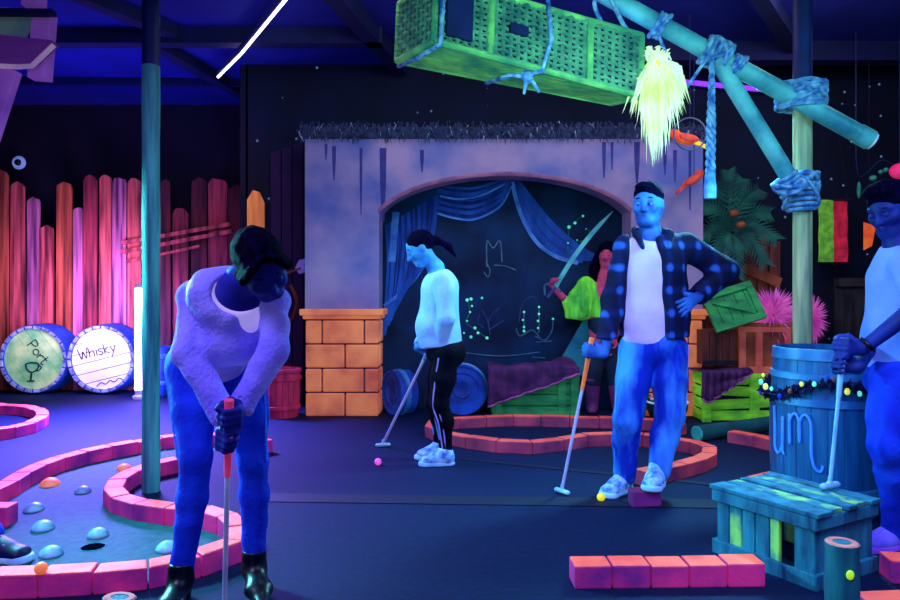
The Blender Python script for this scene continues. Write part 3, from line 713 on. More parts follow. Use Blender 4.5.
# striped banner
Y = 6.95; p0, p1 = at(818,200,Y), at(848,262,Y); xm = at(833,0,Y)[0]
t = thing('striped_banner', 'hanging banner with a green left half and a red right half', 'banner', ((p0[0]+p1[0])/2, Y, p1[2]))
def flagpart(name, xa, xb, m):
    V = []; F = []; n, k = 8, 14
    for i in range(n+1):
        for j in range(k+1):
            x = xa+(xb-xa)*i/n; z = p0[2]+(p1[2]-p0[2])*j/k; V.append((x, Y+.012*math.sin(9*x+1.5*z)+.006*math.sin(23*z), z))
    for i in range(n):
        for j in range(k): F.append((i*(k+1)+j, (i+1)*(k+1)+j, (i+1)*(k+1)+j+1, i*(k+1)+j+1))
    link_mesh(name, V, F, m, t, smooth=True)
flagpart('green_half', p0[0], xm, mat('flag_green', (64,130,40), (120,190,60), 12, .85, emit=.28)); flagpart('red_half', xm, p1[0], mat('flag_red', (160,20,54), (220,40,70), 12, .85, emit=.28))
mb = MB(); mb.tube([A(p0[0]-.03,Y,p0[2]), A(p1[0]+.03,Y,p0[2])], .012, 6); obj('hanging_rod', mb, M_brownd, t)
mb = MB(); mb.tube([A(p0[0],Y,p0[2]), A((p0[0]+p1[0])/2,Y+.1,CEIL-.02), A(p1[0],Y,p0[2])], .003, 4); obj('hanging_cord', mb, M_brownd, t)
# dark board
Y = 6.75; x0, x1 = at(836,0,Y)[0], at(872,0,Y)[0]; h = at(0,278,Y)[2]
t = thing('plank_board', 'dark brown framed plank board standing behind the barrel', 'board', ((x0+x1)/2, Y, 0))
mb = MB()
for k in range(4): w = (x1-x0)/4; mb.box((x0+w*(k+.5), Y+.03, h/2), (w-.008,.03,h))
obj('plank_panel', mb, mat('board_dark', (24,20,34), (58,48,54), 5, .85, stretch=(3,3,.5)), t)
for z in (.04, h-.04): mb = MB(); mb.box(((x0+x1)/2, Y, z), (x1-x0,.03,.08)); obj('rail', mb, mat('board_dark', (0,0,0)), t)
# garland with pink lantern
Y = 6.3; gp = crom([at(856,158,Y), at(859,176,Y), at(868,172,Y), at(882,160,Y), at(905,168,Y), at(940,150,Y)], 6)
t = thing('hanging_garland', 'small string of greenish baubles hanging at the upper right edge', 'garland', gp[0])
mb = MB(); mb.tube(gp+[A(gp[-1][0], Y, CEIL-.005)], .005, 5); mb.tube([gp[0], A(gp[0][0], Y, CEIL-.005)], .004, 4); obj('cord', mb, M_tealdk, t)
M_baub = mat('bauble_teal', (20,90,90), (60,150,130), 9, .6, emit=.15)
for px, py, rx, rz in ((859,190,.018,.075),(873,178,.03,.025),(881,172,.022,.02),(886,170,.022,.022)):
    mb = MB(); mb.ell(at(px,py,Y), (rx,rx,rz)); obj('bauble', mb, M_baub, t, smooth=True)
c = at(900,171,Y)
t = thing('pink_lantern', 'pink paper lantern hanging at the right edge above the man', 'lantern', c)
mb = MB(); mb.ell(c, (.085,.085,.07), nu=20, nv=12); obj('lantern_shade', mb, mat('lantern_pink', (215,30,100), (235,50,120), 6, .7, emit=.5), t, smooth=True)
mb = MB(); mb.tube([c+A(0,0,.06), A(c[0], Y, CEIL-.02)], .004, 4); obj('cord', mb, M_tealdk, t)
c = at(869,238,6.6); 
t = thing('orange_pennant', 'small orange pennant hanging beside the right man\'s face', 'pennant', c)
mb = MB(); mb.prism([at(864,222,6.6), at(876,226,6.6), at(872,246,6.6), at(864,250,6.6)], A(0,.01,0)); obj('pennant_cloth', mb, M_red, t)
mb = MB(); mb.tube([at(869,224,6.6), A(c[0], 6.6, CEIL-.02)], .003, 4); obj('cord', mb, M_brownd, t)

# ================================================================== curbs
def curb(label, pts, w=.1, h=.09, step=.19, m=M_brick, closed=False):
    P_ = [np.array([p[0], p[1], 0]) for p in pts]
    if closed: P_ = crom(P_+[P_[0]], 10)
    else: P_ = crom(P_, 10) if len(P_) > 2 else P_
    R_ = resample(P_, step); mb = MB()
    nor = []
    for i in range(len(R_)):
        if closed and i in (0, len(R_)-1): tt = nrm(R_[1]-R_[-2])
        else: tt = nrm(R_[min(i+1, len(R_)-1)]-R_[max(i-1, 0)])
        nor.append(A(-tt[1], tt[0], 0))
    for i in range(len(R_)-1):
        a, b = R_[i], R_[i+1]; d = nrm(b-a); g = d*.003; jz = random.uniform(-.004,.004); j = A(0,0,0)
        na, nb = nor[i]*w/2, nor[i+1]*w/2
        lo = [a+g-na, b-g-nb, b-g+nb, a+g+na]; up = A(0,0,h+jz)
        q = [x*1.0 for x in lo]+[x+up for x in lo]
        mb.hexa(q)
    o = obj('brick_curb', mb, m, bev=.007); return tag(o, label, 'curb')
def gp_(l, z=.09): return [ground(x, y, z) for x, y in l]
big = gp_([(-40,500),(0,485),(30,468),(62,456),(100,447),(140,440),(180,434),(225,434),(268,441)])
curb('long pinkish brick curb arc at the back of the left putting green', big)
sb = gp_([(178,457),(143,465),(118,478),(114,490),(133,499),(173,505),(207,508),(231,517),(240,531),(228,543),(194,553),(158,561),(120,565),(80,568),(40,570),(0,571),(-60,573)])
curb('winding S-shaped pink brick curb around the left post in front of the woman', sb)
curb('small red brick curb loop at the left edge near the barrels', gp_([(-45,402),(0,404),(30,406),(43,413),(30,422),(0,428),(-45,433)]))
loop = gp_([(615,433),(585,434),(560,438),(520,441),(480,437),(448,432),(431,426),(432,421),(450,418),(485,416),(520,415),(560,416),(600,417),(640,418),(672,422),(684,424)])
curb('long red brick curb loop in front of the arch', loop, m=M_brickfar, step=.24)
hk = gp_([(617,433),(645,434),(675,438),(703,443),(711,450),(697,458),(668,465),(640,471)])
curb('red brick curb hooking round behind the plaid-shirted man', hk, m=M_brickfar)
curb('straight row of bright red bricks in the foreground beside the crate', [ground(571,561,.09)*A(1,1,0), ground(760,559,.09)*A(1,1,0)], w=.11, step=.155)
curb('short red curb behind the teal log on the right', gp_([(730,430),(755,434),(782,440)]), m=M_brickfar)
curb('short red brick curb running behind the blue barrel', gp_([(756,478),(790,470),(830,462)]), w=.12)
curb('pink brick curb under the right man\'s shoe beside the crate', [ground(884,556,.09)*A(1,1,0), ground(960,560,.09)*A(1,1,0)], w=.11)
curb('coral brick curb at the lower right corner of the foreground', [ground(862,598,.09)*A(1,1,0), ground(960,594,.09)*A(1,1,0)], w=.11)
mb = MB(); c = ground(648,508); mb.hexa([c+A(-.085,0,0), c+A(.08,.02,0), c+A(.08,.125,0), c+A(-.085,.105,0), c+A(-.082,.002,.085), c+A(.078,.022,.085), c+A(.078,.122,.085), c+A(-.082,.102,.085)])
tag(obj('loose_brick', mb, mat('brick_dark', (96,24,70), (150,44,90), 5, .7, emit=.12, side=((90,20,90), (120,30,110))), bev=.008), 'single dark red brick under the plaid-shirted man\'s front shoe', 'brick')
mb = MB(); c = ground(-8,528); mb.box(c+A(0,.05,.05), (.14,.1,.1)); tag(obj('loose_brick', mb, M_brick, bev=.008), 'single pink brick at the left edge above the stray shoe', 'brick')
# turf inside the left green
poly = crom(big, 5)+list(reversed(crom(sb, 5)))
import bmesh
bm = bmesh.new(); vs = [bm.verts.new((p[0], p[1], .004)) for p in crom(big[:-1], 5)]+[bm.verts.new((p[0], p[1], .004)) for p in crom(sb, 5)]
bm.faces.new(vs); bmesh.ops.triangulate(bm, faces=bm.faces[:]); bmesh.ops.recalc_face_normals(bm, faces=bm.faces[:])
me = bpy.data.meshes.new('putting_turf')
for f in bm.faces:
    if f.normal.z < 0: f.normal_flip()
bm.to_mesh(me); o = bpy.data.objects.new('putting_turf', me); COL.objects.link(o); me.materials.append(M_turf); tag(o, 'teal putting turf inside the left brick curb', 'turf', kind='structure')
# domes on the turf
for k, (px, py, r, m, lab) in enumerate(((50,486,.055,M_stoneo,'orange and white dome bump near the upper left of the putting green'),(124,470,.045,M_stoneo,'plain orange dome bump beside the inner curb'),
        (83,493,.045,M_stone,'pale dome bump in the second row right of the orange and white one'),(34,511,.05,M_stone,'pale dome bump nearest the left curb, below the orange and white one'),(43,530,.053,M_stone,'pale dome bump in the middle left of the green above the stray shoe'),
        (98,537,.048,M_stone,'pale dome bump in the lower middle of the green beside the cup'),(51,556,.05,M_stone,'pale dome bump nearest the front curb right of the stray shoe'),(167,551,.05,M_stone,'pale dome bump partly behind the woman\'s leg'))):
    c = ground(px, py); mb = MB(); mb.lathe(c+A(0,0,.004), [(r,0),(r*.97,.012),(r*.8,r*.5),(r*.5,r*.72),(r*.2,r*.82),(.001,r*.84)], n=20)
    tag(obj('dome_bump', mb, m, smooth=True), lab, 'dome', 'dome bumps on the left putting green')
c = ground(93,548); t = thing('golf_cup', 'small dark golf cup with a pale rim set in the left green', 'cup', c)
mb = MB(); mb.lathe(c+A(0,0,.0052), [(.001,0),(.05,.0)], n=24, caps=False); obj('cup_hole', mb, mat('hole_dark', (1,4,12), (2,6,16), 6, 1.0, spec=.0), t)
mb = MB(); mb.lathe(c+A(0,0,.005), [(.05,0),(.055,.003),(.06,.0)], n=24, caps=False); obj('cup_rim', mb, M_slat, t)
# balls
def ball(px, py, m, label, z=0.0):
    c = ground(px, py, z)+A(0,0,.0215); mb = MB(); mb.ell(c, .0235, nu=18, nv=12); tag(obj('golf_ball', mb, m, smooth=True), label, 'ball')
ball(378,465,mat('ball_pink',(230,70,190),(250,110,210),6,.4,emit=.6),'pink golf ball on the floor near the back woman\'s putter')
ball(601,501,mat('ball_yellow',(230,200,20),(250,225,60),6,.4,emit=.55),'yellow golf ball on the floor at the plaid-shirted man\'s shoe')
ball(41,574,mat('ball_orange',(245,110,60),(255,140,80),6,.4,emit=.5),'orange golf ball resting on the front brick curb at the left',.09)

# ================================================================== posts and pipework
c = ground(151,491); TOP = CEIL-.01
t = thing('wooden_post', 'tall teal lit post rising from the curb island on the left', 'post', c)
zs = at(0,66,c[1])[2]
mb = MB(); mb.tube([c+A(0,0,z) for z in np.linspace(0, zs, 12)], [.05+.002*math.sin(z*9) for z in np.linspace(0, zs, 12)], 18); obj('post_shaft', mb, M_teal, t, smooth='auto')
mb = MB(); mb.tube([c+A(0,0,zs), c+A(0,0,TOP)], .05, 18); obj('upper_shaft', mb, M_tealdk, t, smooth='auto')  # upper length of the same post, in darker blue
RP = A(at(802.5,0,4.2)[0], 4.2, 0)
t = thing('right_post', 'tall pale post with rope lashings behind the blue barrel', 'post', RP)
zs = at(0,95,4.2)[2]
mb = MB(); mb.tube([RP, RP+A(0,0,zs)], .054, 18); obj('post_shaft', mb, M_pale, t, smooth='auto')
mb = MB(); mb.tube([RP+A(0,0,zs), RP+A(0,0,TOP)], .054, 18); obj('upper_shaft', mb, M_tealdk, t, smooth='auto')  # same post continued upward in the darker blue
PYY = 4.08
pa, pb = at(520,-52,PYY), at(868,139,PYY)
t = thing('slanting_pipe', 'long teal pipe slanting down to the right across the top', 'pipe', pb)
mb = MB(); mb.tube([pa, pb], .053, 18, caps=False); mb.tube([pb-nrm(pb-pa)*.07, pb+nrm(pb-pa)*.015], .058, 18); obj('pipe_shaft', mb, M_bamboo, t, smooth='auto')
mb = MB(); mb.tube([pb+nrm(pb-pa)*.004, pb+nrm(pb-pa)*.03], .05, 18); obj('end_cap', mb, M_white, t, smooth='auto')
mb = MB(); mb.tube([pa, A(pa[0], PYY, CEIL)], .02, 8); obj('ceiling_hanger', mb, M_tealdk, t)
qa, qb = at(716,56,PYY-.0), at(796,192,PYY+.02)
t = thing('brace_pipe', 'teal brace pipe running from the slanting pipe down to the right post', 'pipe', qb)
mb = MB(); mb.tube([qa+A(0,-.02,-.03), qb+A(0,-.02,0)], .047, 18); obj('pipe_shaft', mb, M_bamboo, t, smooth='auto')
def lashing(c, ax, R, L, turns, label, cross=3, r=.013):
    ax = nrm(ax); x = nrm(np.cross(ax, A(0,1,0.2))); y = np.cross(ax, x); n = int(turns*14)
    mb = MB(); mb.tube([c+ax*(L*(k/n-.5))+(R+r*.6+.004*math.sin(k*.9))*(math.cos(2*math.pi*k/14)*x+math.sin(2*math.pi*k/14)*y) for k in range(n+1)], r, 6)
    t = thing('rope_lashing', label, 'rope', c); obj('coil', mb, M_rope, t, smooth=True)
    for q in range(cross):
        mb = MB(); ph = 2*q+.4
        pts = [c+ax*L*.42*math.cos(2*math.pi*k/20+q)+(R+r*1.7)*(math.cos(2*math.pi*k/20+ph)*x+math.sin(2*math.pi*k/20+ph)*y) for k in range(21)]
        mb.tube(pts, r, 6); obj('cross_wrap', mb, M_rope, t, smooth=True)
dp = nrm(pb-pa)
lashing(at(801,96,4.135), A(0,0,1), .112, .15, 7, 'thick rope lashing where the slanting pipe crosses the right post', 4)
lashing(at(801,191,4.18), A(0,0,1), .072, .24, 8, 'rope lashing around the right post at the foot of the brace')
lashing(at(789,185,PYY), nrm(qb-qa), .055, .11, 4, 'rope lashing around the lower end of the brace pipe', 2)
lashing(at(716,54,PYY), dp, .062, .15, 5, 'rope lashing where the brace meets the slanting pipe', 3)
lashing(at(660,26,PYY), dp, .056, .06, 3, 'narrow rope lashing on the slanting pipe above the raffia tuft', 1)
lashing(at(735,68,PYY), dp, .056, .06, 3, 'narrow rope lashing just right of the brace joint', 1)
mb = MB(); mb.tube(crom([at(658,33,PYY-.07), at(668,58,PYY-.07), at(684,85,PYY-.07), at(689,84,PYY-.07), at(700,68,PYY-.07), at(708,58,PYY-.07)], 5), .010, 6)
tag(obj('rope_swag', mb, M_rope, smooth=True), 'thin rope swag looping down between two lashings of the pipe', 'rope')
t = thing('hanging_rope', 'thick rope end hanging straight down from the pipe joint', 'rope', at(711,195,PYY-.02))
a, b = at(712,58,PYY-.06), at(710,192,PYY-.06)
mb = MB()
for s_ in (0, 2.1, 4.2):
    mb.tube([a+(b-a)*k/60+(.006+.011*min(1,k/30))*A(math.cos(k*.55+s_), math.sin(k*.55+s_), 0) for k in range(61)], [.008+.005*min(1,k/30) for k in range(61)], 6)
obj('rope_strand', mb, M_rope, t, smooth=True)
mb = MB(); mb.lathe(at(710,195,PYY-.06), [(.034,-.02),(.036,.03),(.028,.12),(.022,.14)], n=14); obj('rope_knot', mb, mat('rope_end', (30,90,190), (110,190,225), 9, .7, emit=.15), t, smooth='auto')

# ================================================================== hanging wicker basket
Ac = at(434,41,3.55); Bc = at(641,96,3.72); Cc = at(397,61,3.95); Up = A(.012,.03,.35)*.95
Dc = at(611,103,4.08); E1, E2 = Bc-Ac, Cc-Ac; EX = Dc-Bc-Cc+Ac
t = thing('wicker_basket', 'long green wicker basket hanging on blue ropes from the ceiling', 'basket', Ac+E1/2+E2/2)
mb = MB(); i_ = .02
q = lambda u_, v_, w_: Ac+E1*u_+E2*v_+EX*u_*v_+Up*w_
mb.hexa([q(.015,.04,.03), q(.985,.04,.03), q(.985,.96,.03), q(.015,.96,.03), q(.015,.04,.97), q(.985,.04,.97), q(.985,.96,.97), q(.015,.96,.97)]); obj('inner_liner', mb, M_basketi, t)
def weave(o, u_, v_, nu, nv, nrm_, r, amp, skip=None):
    mb = MB()
    for k in range(nu+1):
        f = k/nu; mb.tube([o+u_*f, o+u_*f+v_], r*1.1, 5)
    for j in range(nv):
        f = (j+.5)/nv; ph = j % 2; pts = []
        for k in range(2*nu+1):
            s_ = (1 if (k//2+ph) % 2 == 0 else -1)*(1 if k % 2 == 0 else 0); pts.append(o+u_*k/(2*nu)+v_*f+nrm_*amp*s_)
        mb.tube(pts, r, 5)
    return mb
nf = nrm(np.cross(E1, Up)); nf = nf if nf[1] < 0 else -nf
nl = nrm(np.cross(E2, Up)); nl = nl if nl[0] < 0 else -nl
obj('front_weave', weave(Ac, E1, Up, 28, 11, nf, .0100, .013), M_basket, t)
obj('end_weave', weave(Ac, E2, Up, 9, 9, nl, .0100, .011), M_basket, t)
obj('right_end_weave', weave(Bc, E2+EX, Up, 9, 11, -nl, .0100, .011), M_basket, t)
mb = MB()
for k in range(7): v0 = k/7; mb.hexa([q(0,v0+.01,-.03), q(1,v0+.01,-.03), q(1,v0+.125,-.03), q(0,v0+.125,-.03), q(0,v0+.01,.02), q(1,v0+.01,.02), q(1,v0+.125,.02), q(0,v0+.125,.02)])
obj('bottom_board', mb, M_basketf, t)
mb = MB()
for a_, b_ in ((q(0,0,0),q(1,0,0)),(q(0,1,0),q(1,1,0)),(q(0,0,0),q(0,1,0)),(q(1,0,0),q(1,1,0)),(q(0,0,1),q(1,0,1)),(q(0,1,1),q(1,1,1)),(q(0,0,1),q(0,1,1)),(q(1,0,1),q(1,1,1)),(q(0,0,0),q(0,0,1)),(q(1,0,0),q(1,0,1)),(q(0,1,0),q(0,1,1)),(q(1,1,0),q(1,1,1)),(q(.26,-.02,0),q(.26,-.02,1)),(q(.74,-.02,0),q(.74,-.02,1))):
    mb.tube([a_, b_], .018, 7)
obj('frame_rail', mb, M_basketf, t)
for (u0,u1,w0,w1) in ((.045,.165,.12,.86),(.345,.43,.44,.60)):
    mb = MB(); mb.hexa([q(u0,-.068,w0), q(u1,-.068,w0), q(u1,.0,w0), q(u0,.0,w0), q(u0,-.068,w1), q(u1,-.068,w1), q(u1,.0,w1), q(u0,.0,w1)]); obj('dark_opening', mb, mat('opening_blue', (4,14,60), (8,26,84), 6, .8), t)
for k, (u0, lab) in enumerate(((.02,'blue rope tied around the left end of the wicker basket'),(.52,'knotted blue rope tied around the middle of the wicker basket'))):
    mb = MB(); v_ = .35 if k == 0 else 0
    w0 = [q(u0,-.07,1.06), q(u0+(.0 if k == 0 else .02),-.07,.5), q(u0-.02*k,-.07,-.05), q(u0-.1*k,.5,-.08), q(u0-.1*k,1.06,-.06), q(u0,1.06,1.06)]
    mb.tube(w0, .014, 6); mb.tube([w0[0], w0[0]+A(0,.2,CEIL-w0[0][2]-.01)], .012, 6); mb.tube([w0[5], w0[0]+A(0,.2,CEIL-w0[0][2]-.01)], .012, 6)
    if k:
        kn = q(u0-.06,.1,-.14); mb.ell(kn, (.03,.03,.035))
        for d in (A(-.14,0,.0), A(-.02,-.01,-.09), A(.06,0,-.08), A(.1,0,.05), A(-.03,0,.1)): mb.tube([kn, kn+d*.6+A(0,0,.01), kn+d], [.013,.011,.008], 6)
    tag(obj('basket_rope', mb, M_rope, smooth=True), lab, 'rope')
mb = MB(); pk = at(600,3,3.75); mb.tube(crom([q(.84,.2,1.05), pk+A(-.03,0,.0), pk+A(.04,.05,.08), at(622,22,3.75), q(1.0,.3,1.02)], 6), .012, 6); mb.tube([pk+A(0,.02,.03), at(606,-8,4.0)], .012, 6)
tag(obj('basket_rope', mb, M_rope, smooth=True), 'blue rope loop joining the basket\'s right end to the pipe', 'rope')
# raffia tuft
t = thing('raffia_tuft', 'pale yellow-white raffia tuft hanging from the basket\'s right end', 'tuft', at(655,160,3.7))
root = at(656,57,3.72)
for nm, nst, tips in (('raffia_strand', 260, [(632,110),(640,115),(648,140),(655,158),(662,145),(668,125),(676,112),(684,100),(680,92)]), ('tied_head', 60, [(650,52),(662,54),(648,62),(664,62),(660,70)])):
    mb = MB()
    for k in range(nst):
        tx, ty = random.choice(tips); e = at(tx+random.gauss(0,4), ty+random.gauss(0,5), 3.72+random.gauss(0,.06))
        mid = (root+e)/2+A(random.gauss(0,.012)+.02*np.sign(e[0]-root[0]), random.gauss(0,.02), .03); s_ = A(.008, random.gauss(0,.004), .003)
        s0 = root+A(random.gauss(0,.014), random.gauss(0,.014), 0)
        mb.add([s0-s_*.5, s0+s_*.5, mid+s_, mid-s_, e], [(0,1,2,3), (3,2,4)])
    obj(nm, mb, M_raffia, t)
mb = MB(); mb.lathe(root+A(0,0,-.04), [(.03,-.015),(.034,0),(.03,.015)], n=14); obj('tie_band', mb, M_yel, t)
mb = MB(); mb.tube([root, q(1.0,.3,.6)], .01, 6); obj('tie_cord', mb, M_rope, t)

# parrots
def parrot(px, py, Y, sc, label, flip, m, tail, tilt):
    c = at(px,py,Y); sg = -1 if flip else 1
    fw = nrm(A(sg*math.cos(tilt), 0, math.sin(tilt))); up = nrm(A(-sg*math.sin(tilt), 0, math.cos(tilt)))
    t = thing('parrot', label, 'bird', c)
    s = SDF(c-.22*sc*A(2,1,2), c+.22*sc*A(2,1,2), .012*sc)
    s.ell(c, (.13*sc,.06*sc,.065*sc), (fw, A(0,1,0), up), .02); s.ell(c+fw*.14*sc+up*.035*sc, (.058*sc,.05*sc,.055*sc), (fw, A(0,1,0), up), .04)
    s.build('body', m, t)
    mb = MB(); b_ = c+fw*.19*sc+up*.03*sc; mb.tube([b_, b_+fw*.03*sc-up*.01*sc, b_+fw*.035*sc-up*.04*sc], [.024*sc,.018*sc,.003*sc], 8); obj('beak', mb, M_ink, t, smooth='auto')
    for sd in (-1,1):
        mb = MB(); mb.ell(c-fw*.03*sc+A(0,sd*.055*sc,0)+up*.01*sc, (.12*sc,.014*sc,.045*sc), (fw, A(0,1,0), up)); obj('wing', mb, M_redd if m is M_red else m, t, smooth=True)
        mb = MB(); mb.ell(c+fw*.16*sc+up*.045*sc+A(0,sd*.046*sc,0), .01*sc); obj('eye', mb, M_black, t, smooth=True)
    mb = MB(); mb.prism([c-fw*.1*sc+up*.03*sc, c-fw*.3*sc-up*.02*sc, c-fw*.31*sc-up*.06*sc, c-fw*.1*sc-up*.03*sc], A(0,.03*sc,0)); obj('tail', mb, tail, t); return t
parrot(685,139,5.9,.72,'bright orange toy parrot perched in a thin ring', True, M_red, M_yel, .22)
t = thing('perch_ring', 'thin dark hoop ring around the orange parrot', 'ring', at(688,150,5.86))
rc = at(690,134,5.86); mb = MB(); mb.tube([rc+.135*A(math.cos(q_), 0, math.sin(q_)) for q_ in np.linspace(0, 2*math.pi, 33)], .007, 6, caps=False); obj('hoop', mb, mat('ring_steel', (60,70,110), (90,100,140), 5, .5), t, smooth=True)
mb = MB(); mb.tube([rc+A(0,0,.135), A(rc[0], 5.86, CEIL-.01)], .004, 4); obj('hanging_cord', mb, M_tealdk, t)
pt_ = parrot(693,180,6.3,.62,'dim red toy parrot hanging near the right top of the arch', False, M_redd, M_redd, .55)
mb = MB(); mb.tube([at(694,176,6.3), A(at(694,0,6.3)[0], 6.3, CEIL-.001)], .004, 4); obj('hanging_cord', mb, M_tealdk, pt_)

# ================================================================== upper left hanging timber sign
Y = 3.9
t = thing('timber_sign', 'hanging timber frame with purple board and green panel at the upper left', 'sign', at(30,120,Y))
M_pboard = mat('board_purple', (120,52,140), (150,70,160), 4, .75, emit=.07, stretch=(.5,1,3)); M_ppost = mat('post_lilac', (150,84,190), (190,116,205), 4, .75, emit=.15)
M_gpan = mat('panel_green', (90,130,140), (130,160,140), 4, .75, emit=.10)
mb = MB(); mb.bar(at(45,14,Y+.06), at(40,80,Y+.06), .105, .08); obj('lower_post', mb, M_ppost, t, bev=.006)
mb = MB(); mb.bar(at(36,-48,Y+.06), at(34,8,Y+.06), .105, .08); obj('upper_post', mb, M_ppost, t, bev=.006)
mb = MB(); mb.prism([at(-40,30,Y-.02), at(52,40,Y-.02), at(54,44,Y-.02), at(32,65,Y-.02), at(-40,62,Y-.02)], A(0,.05,0)); obj('purple_board', mb, M_pboard, t, bev=.004)
mb = MB(); mb.tube([at(-40,64,Y-.02), at(18,67,Y-.02), at(32,66,Y-.02), at(54,45,Y-.02)], .014, 6); obj('board_edge', mb, mat('edge_pale', (190,150,190), (215,180,200), 5, .7, emit=.25), t)
mb = MB(); mb.prism([at(-30,4,Y+.03), at(38,10,Y+.03), at(24,36,Y+.03), at(-30,36,Y+.03)], A(0,.03,0)); obj('green_panel', mb, M_gpan, t, bev=.004)
mb = MB(); mb.bar(at(-32,12,Y-.04), at(54,13,Y-.04), .03, .05); obj('dark_rail', mb, M_beam, t)
mb = MB(); mb.bar(at(12,70,Y+.02), at(-14,150,Y+.02), .09, .06); obj('strut', mb, M_ppost, t, bev=.006)

# ================================================================== blue barrel, garland, crate, stumps
BC = A(2.02,3.78,0); BH = .86
def brad(z): f = (z/BH-.45)/.55; return .246+.026*(1-min(1, f*f))
t = thing('blue_barrel', 'large blue barrel with painted letters standing behind the slatted crate', 'barrel', BC)
mb = MB()
for k in range(22):
    a0 = 2*math.pi*k/22+.008; a1 = 2*math.pi*(k+1)/22-.008; V = []
    zz = np.linspace(0, BH, 11)
    for z in zz:
        r = brad(z)-.006; V += [BC+A(r*math.cos(a0), r*math.sin(a0), z), BC+A((r+.004)*math.cos((a0+a1)/2), (r+.004)*math.sin((a0+a1)/2), z), BC+A(r*math.cos(a1), r*math.sin(a1), z)]
    mb.add(V, [(3*i+j, 3*i+j+1, 3*i+4+j, 3*i+3+j) for i in range(10) for j in (0,1)])
mb.lathe(BC, [(brad(z)-.016, z) for z in zz], n=30, caps=False); obj('stave_wall', mb, M_blueb, t, smooth='auto')
mb = MB(); mb.lathe(BC+A(0,0,BH-.03), [(.001,0),(.24,0)], n=30, caps=False); obj('barrel_lid', mb, mat('lid_teal', (10,60,90), (16,80,110), 6, .7), t)
for z0, hh in ((.80,.06),(.70,.035),(.565,.04),(.10,.05)):
    mb = MB(); mb.lathe(BC+A(0,0,z0), [(brad(z0)-.004,0),(brad(z0)+.007,.002),(brad(z0+hh)+.007,hh-.002),(brad(z0+hh)-.004,hh)], n=36, caps=False); obj('hoop', mb, M_hoop, t, smooth='auto')
def onb(x, z, o=.006):       # x: metres across the front, seen from the camera
    s_ = math.atan2(-BC[1], -BC[0]); a = s_+x/.265; r = brad(z)+o; return BC+A(r*math.cos(a), r*math.sin(a), z)
mb = MB()
mb.tube(crom([onb(-.275,.545), onb(-.262,.42), onb(-.262,.33), onb(-.235,.30), onb(-.205,.36), onb(-.205,.50), onb(-.205,.33), onb(-.195,.30)], 6), .007, 6)
mb.tube(crom([onb(-.165,.52), onb(-.16,.36), onb(-.163,.48), onb(-.135,.525), onb(-.112,.48), onb(-.11,.38), onb(-.112,.48), onb(-.085,.525), onb(-.058,.48), onb(-.055,.33), onb(-.04,.26), onb(-.015,.245), onb(-.005,.275)], 6), .007, 6)
obj('painted_letters', mb, M_letter, t, smooth=True)
t = thing('light_garland', 'leafy garland with small coloured bulbs wrapped round the blue barrel', 'garland', BC+A(0,0,.66))
gpts = [onb(x, .645+.045*math.sin(x*9+1.2), .022) for x in np.linspace(-.62, .62, 50)]
mb = MB(); mb.tube(gpts, .007, 6)
for k in range(520):
    b_ = gpts[random.randrange(50)]; d = nrm(rng.normal(size=3)+(b_-BC)*A(3,3,0)); s_ = nrm(np.cross(d, rng.normal(size=3)))*.012; L = random.uniform(.03,.055)
    mb.add([b_, b_+d*L*.5+s_, b_+d*L, b_+d*L*.5-s_], [(0,1,2,3)])
obj('leaf_chain', mb, mat('garland_leaf', (6,18,60), (14,34,90), 9, .8), t)
GC = [mat('bulb_mint', (90,220,180), (120,240,200), 8, .5, emit=.8), mat('bulb_yellow', (200,210,80), (230,235,110), 8, .5, emit=.8), mat('bulb_brown', (110,60,60), (150,84,70), 8, .6, emit=.25), mat('bulb_blue', (20,40,180), (40,70,220), 8, .5, emit=.4)]
for k in range(26):
    b_ = gpts[1+int(k*48/26)]; o_ = nrm((b_-BC)*A(1,1,0))*.025+A(0,0,random.uniform(-.045,.045)); mb = MB(); r = random.uniform(.008,.014); mb.ell(b_+o_, (r,r,r*1.3), nu=10, nv=7); obj('bulb', mb, GC[(k*7) % 4], t, smooth=True)
# slatted crate
Lc, Fc, Rc = ground(717,552), ground(815,590), ground(881,573)
e1 = Lc-Fc; W1 = np.linalg.norm(e1); e1 = nrm(e1); e2 = Rc-Fc; e2 = nrm(e2-e1*np.dot(e1, e2)); W2 = np.linalg.norm(Rc-Fc); H = .285
def K(a, b, z): return Fc+e1*a+e2*b+A(0,0,z)
t = thing('slatted_crate', 'weathered teal slatted crate with glowing streaks in the right foreground', 'crate', Fc+e1*W1/2+e2*W2/2)
AX = (e1, e2, A(0,0,1))
Zs = A(0,0,1)
left_w = [(.02,.09,0),(.10,.165,1),(.175,.245,0),(.255,.325,0),(.335,.36,-1)]
# left face (along e1 at b=0), measured from the far left corner
xs_ = [(.0,.105,0),(.112,.208,1),(.215,.315,0),(.322,.405,0),(.412,.505,1),(.51,.60,-1),(.61,.70,0),(.71,.71,-1)]
def face(width, along, fixed, name):
    segs = [(.005,.135,0),(.145,.275,2),(.285,.415,0),(.425,.565,0),(.575,.665,1),(.67,.80,-1),(.81,.995,0)] if along == 0 else [(.005,.16,0),(.17,.33,0),(.34,.5,0),(.51,.66,0),(.67,.83,0),(.84,.995,0)]
    for a, b, k in segs:
        if k < 0: continue
        mb = MB(); tilt = random.uniform(-.004,.004)
        if along == 0:   # from the far-left corner toward the front corner
            a_, b_ = W1*(1-b), W1*(1-a); cpos = K((a_+b_)/2, fixed, H/2-.005); sz = (b_-a_, .018, H-.03)
        else:
            a_, b_ = W2*a, W2*b; cpos = K(fixed, (a_+b_)/2, H/2-.005); sz = (.018, b_-a_, H-.03)
        mb.box(cpos+A(0,0,tilt), sz, AX); obj('slat', mb, M_slaty if k in (1,2) else M_slat, t, bev=.003)
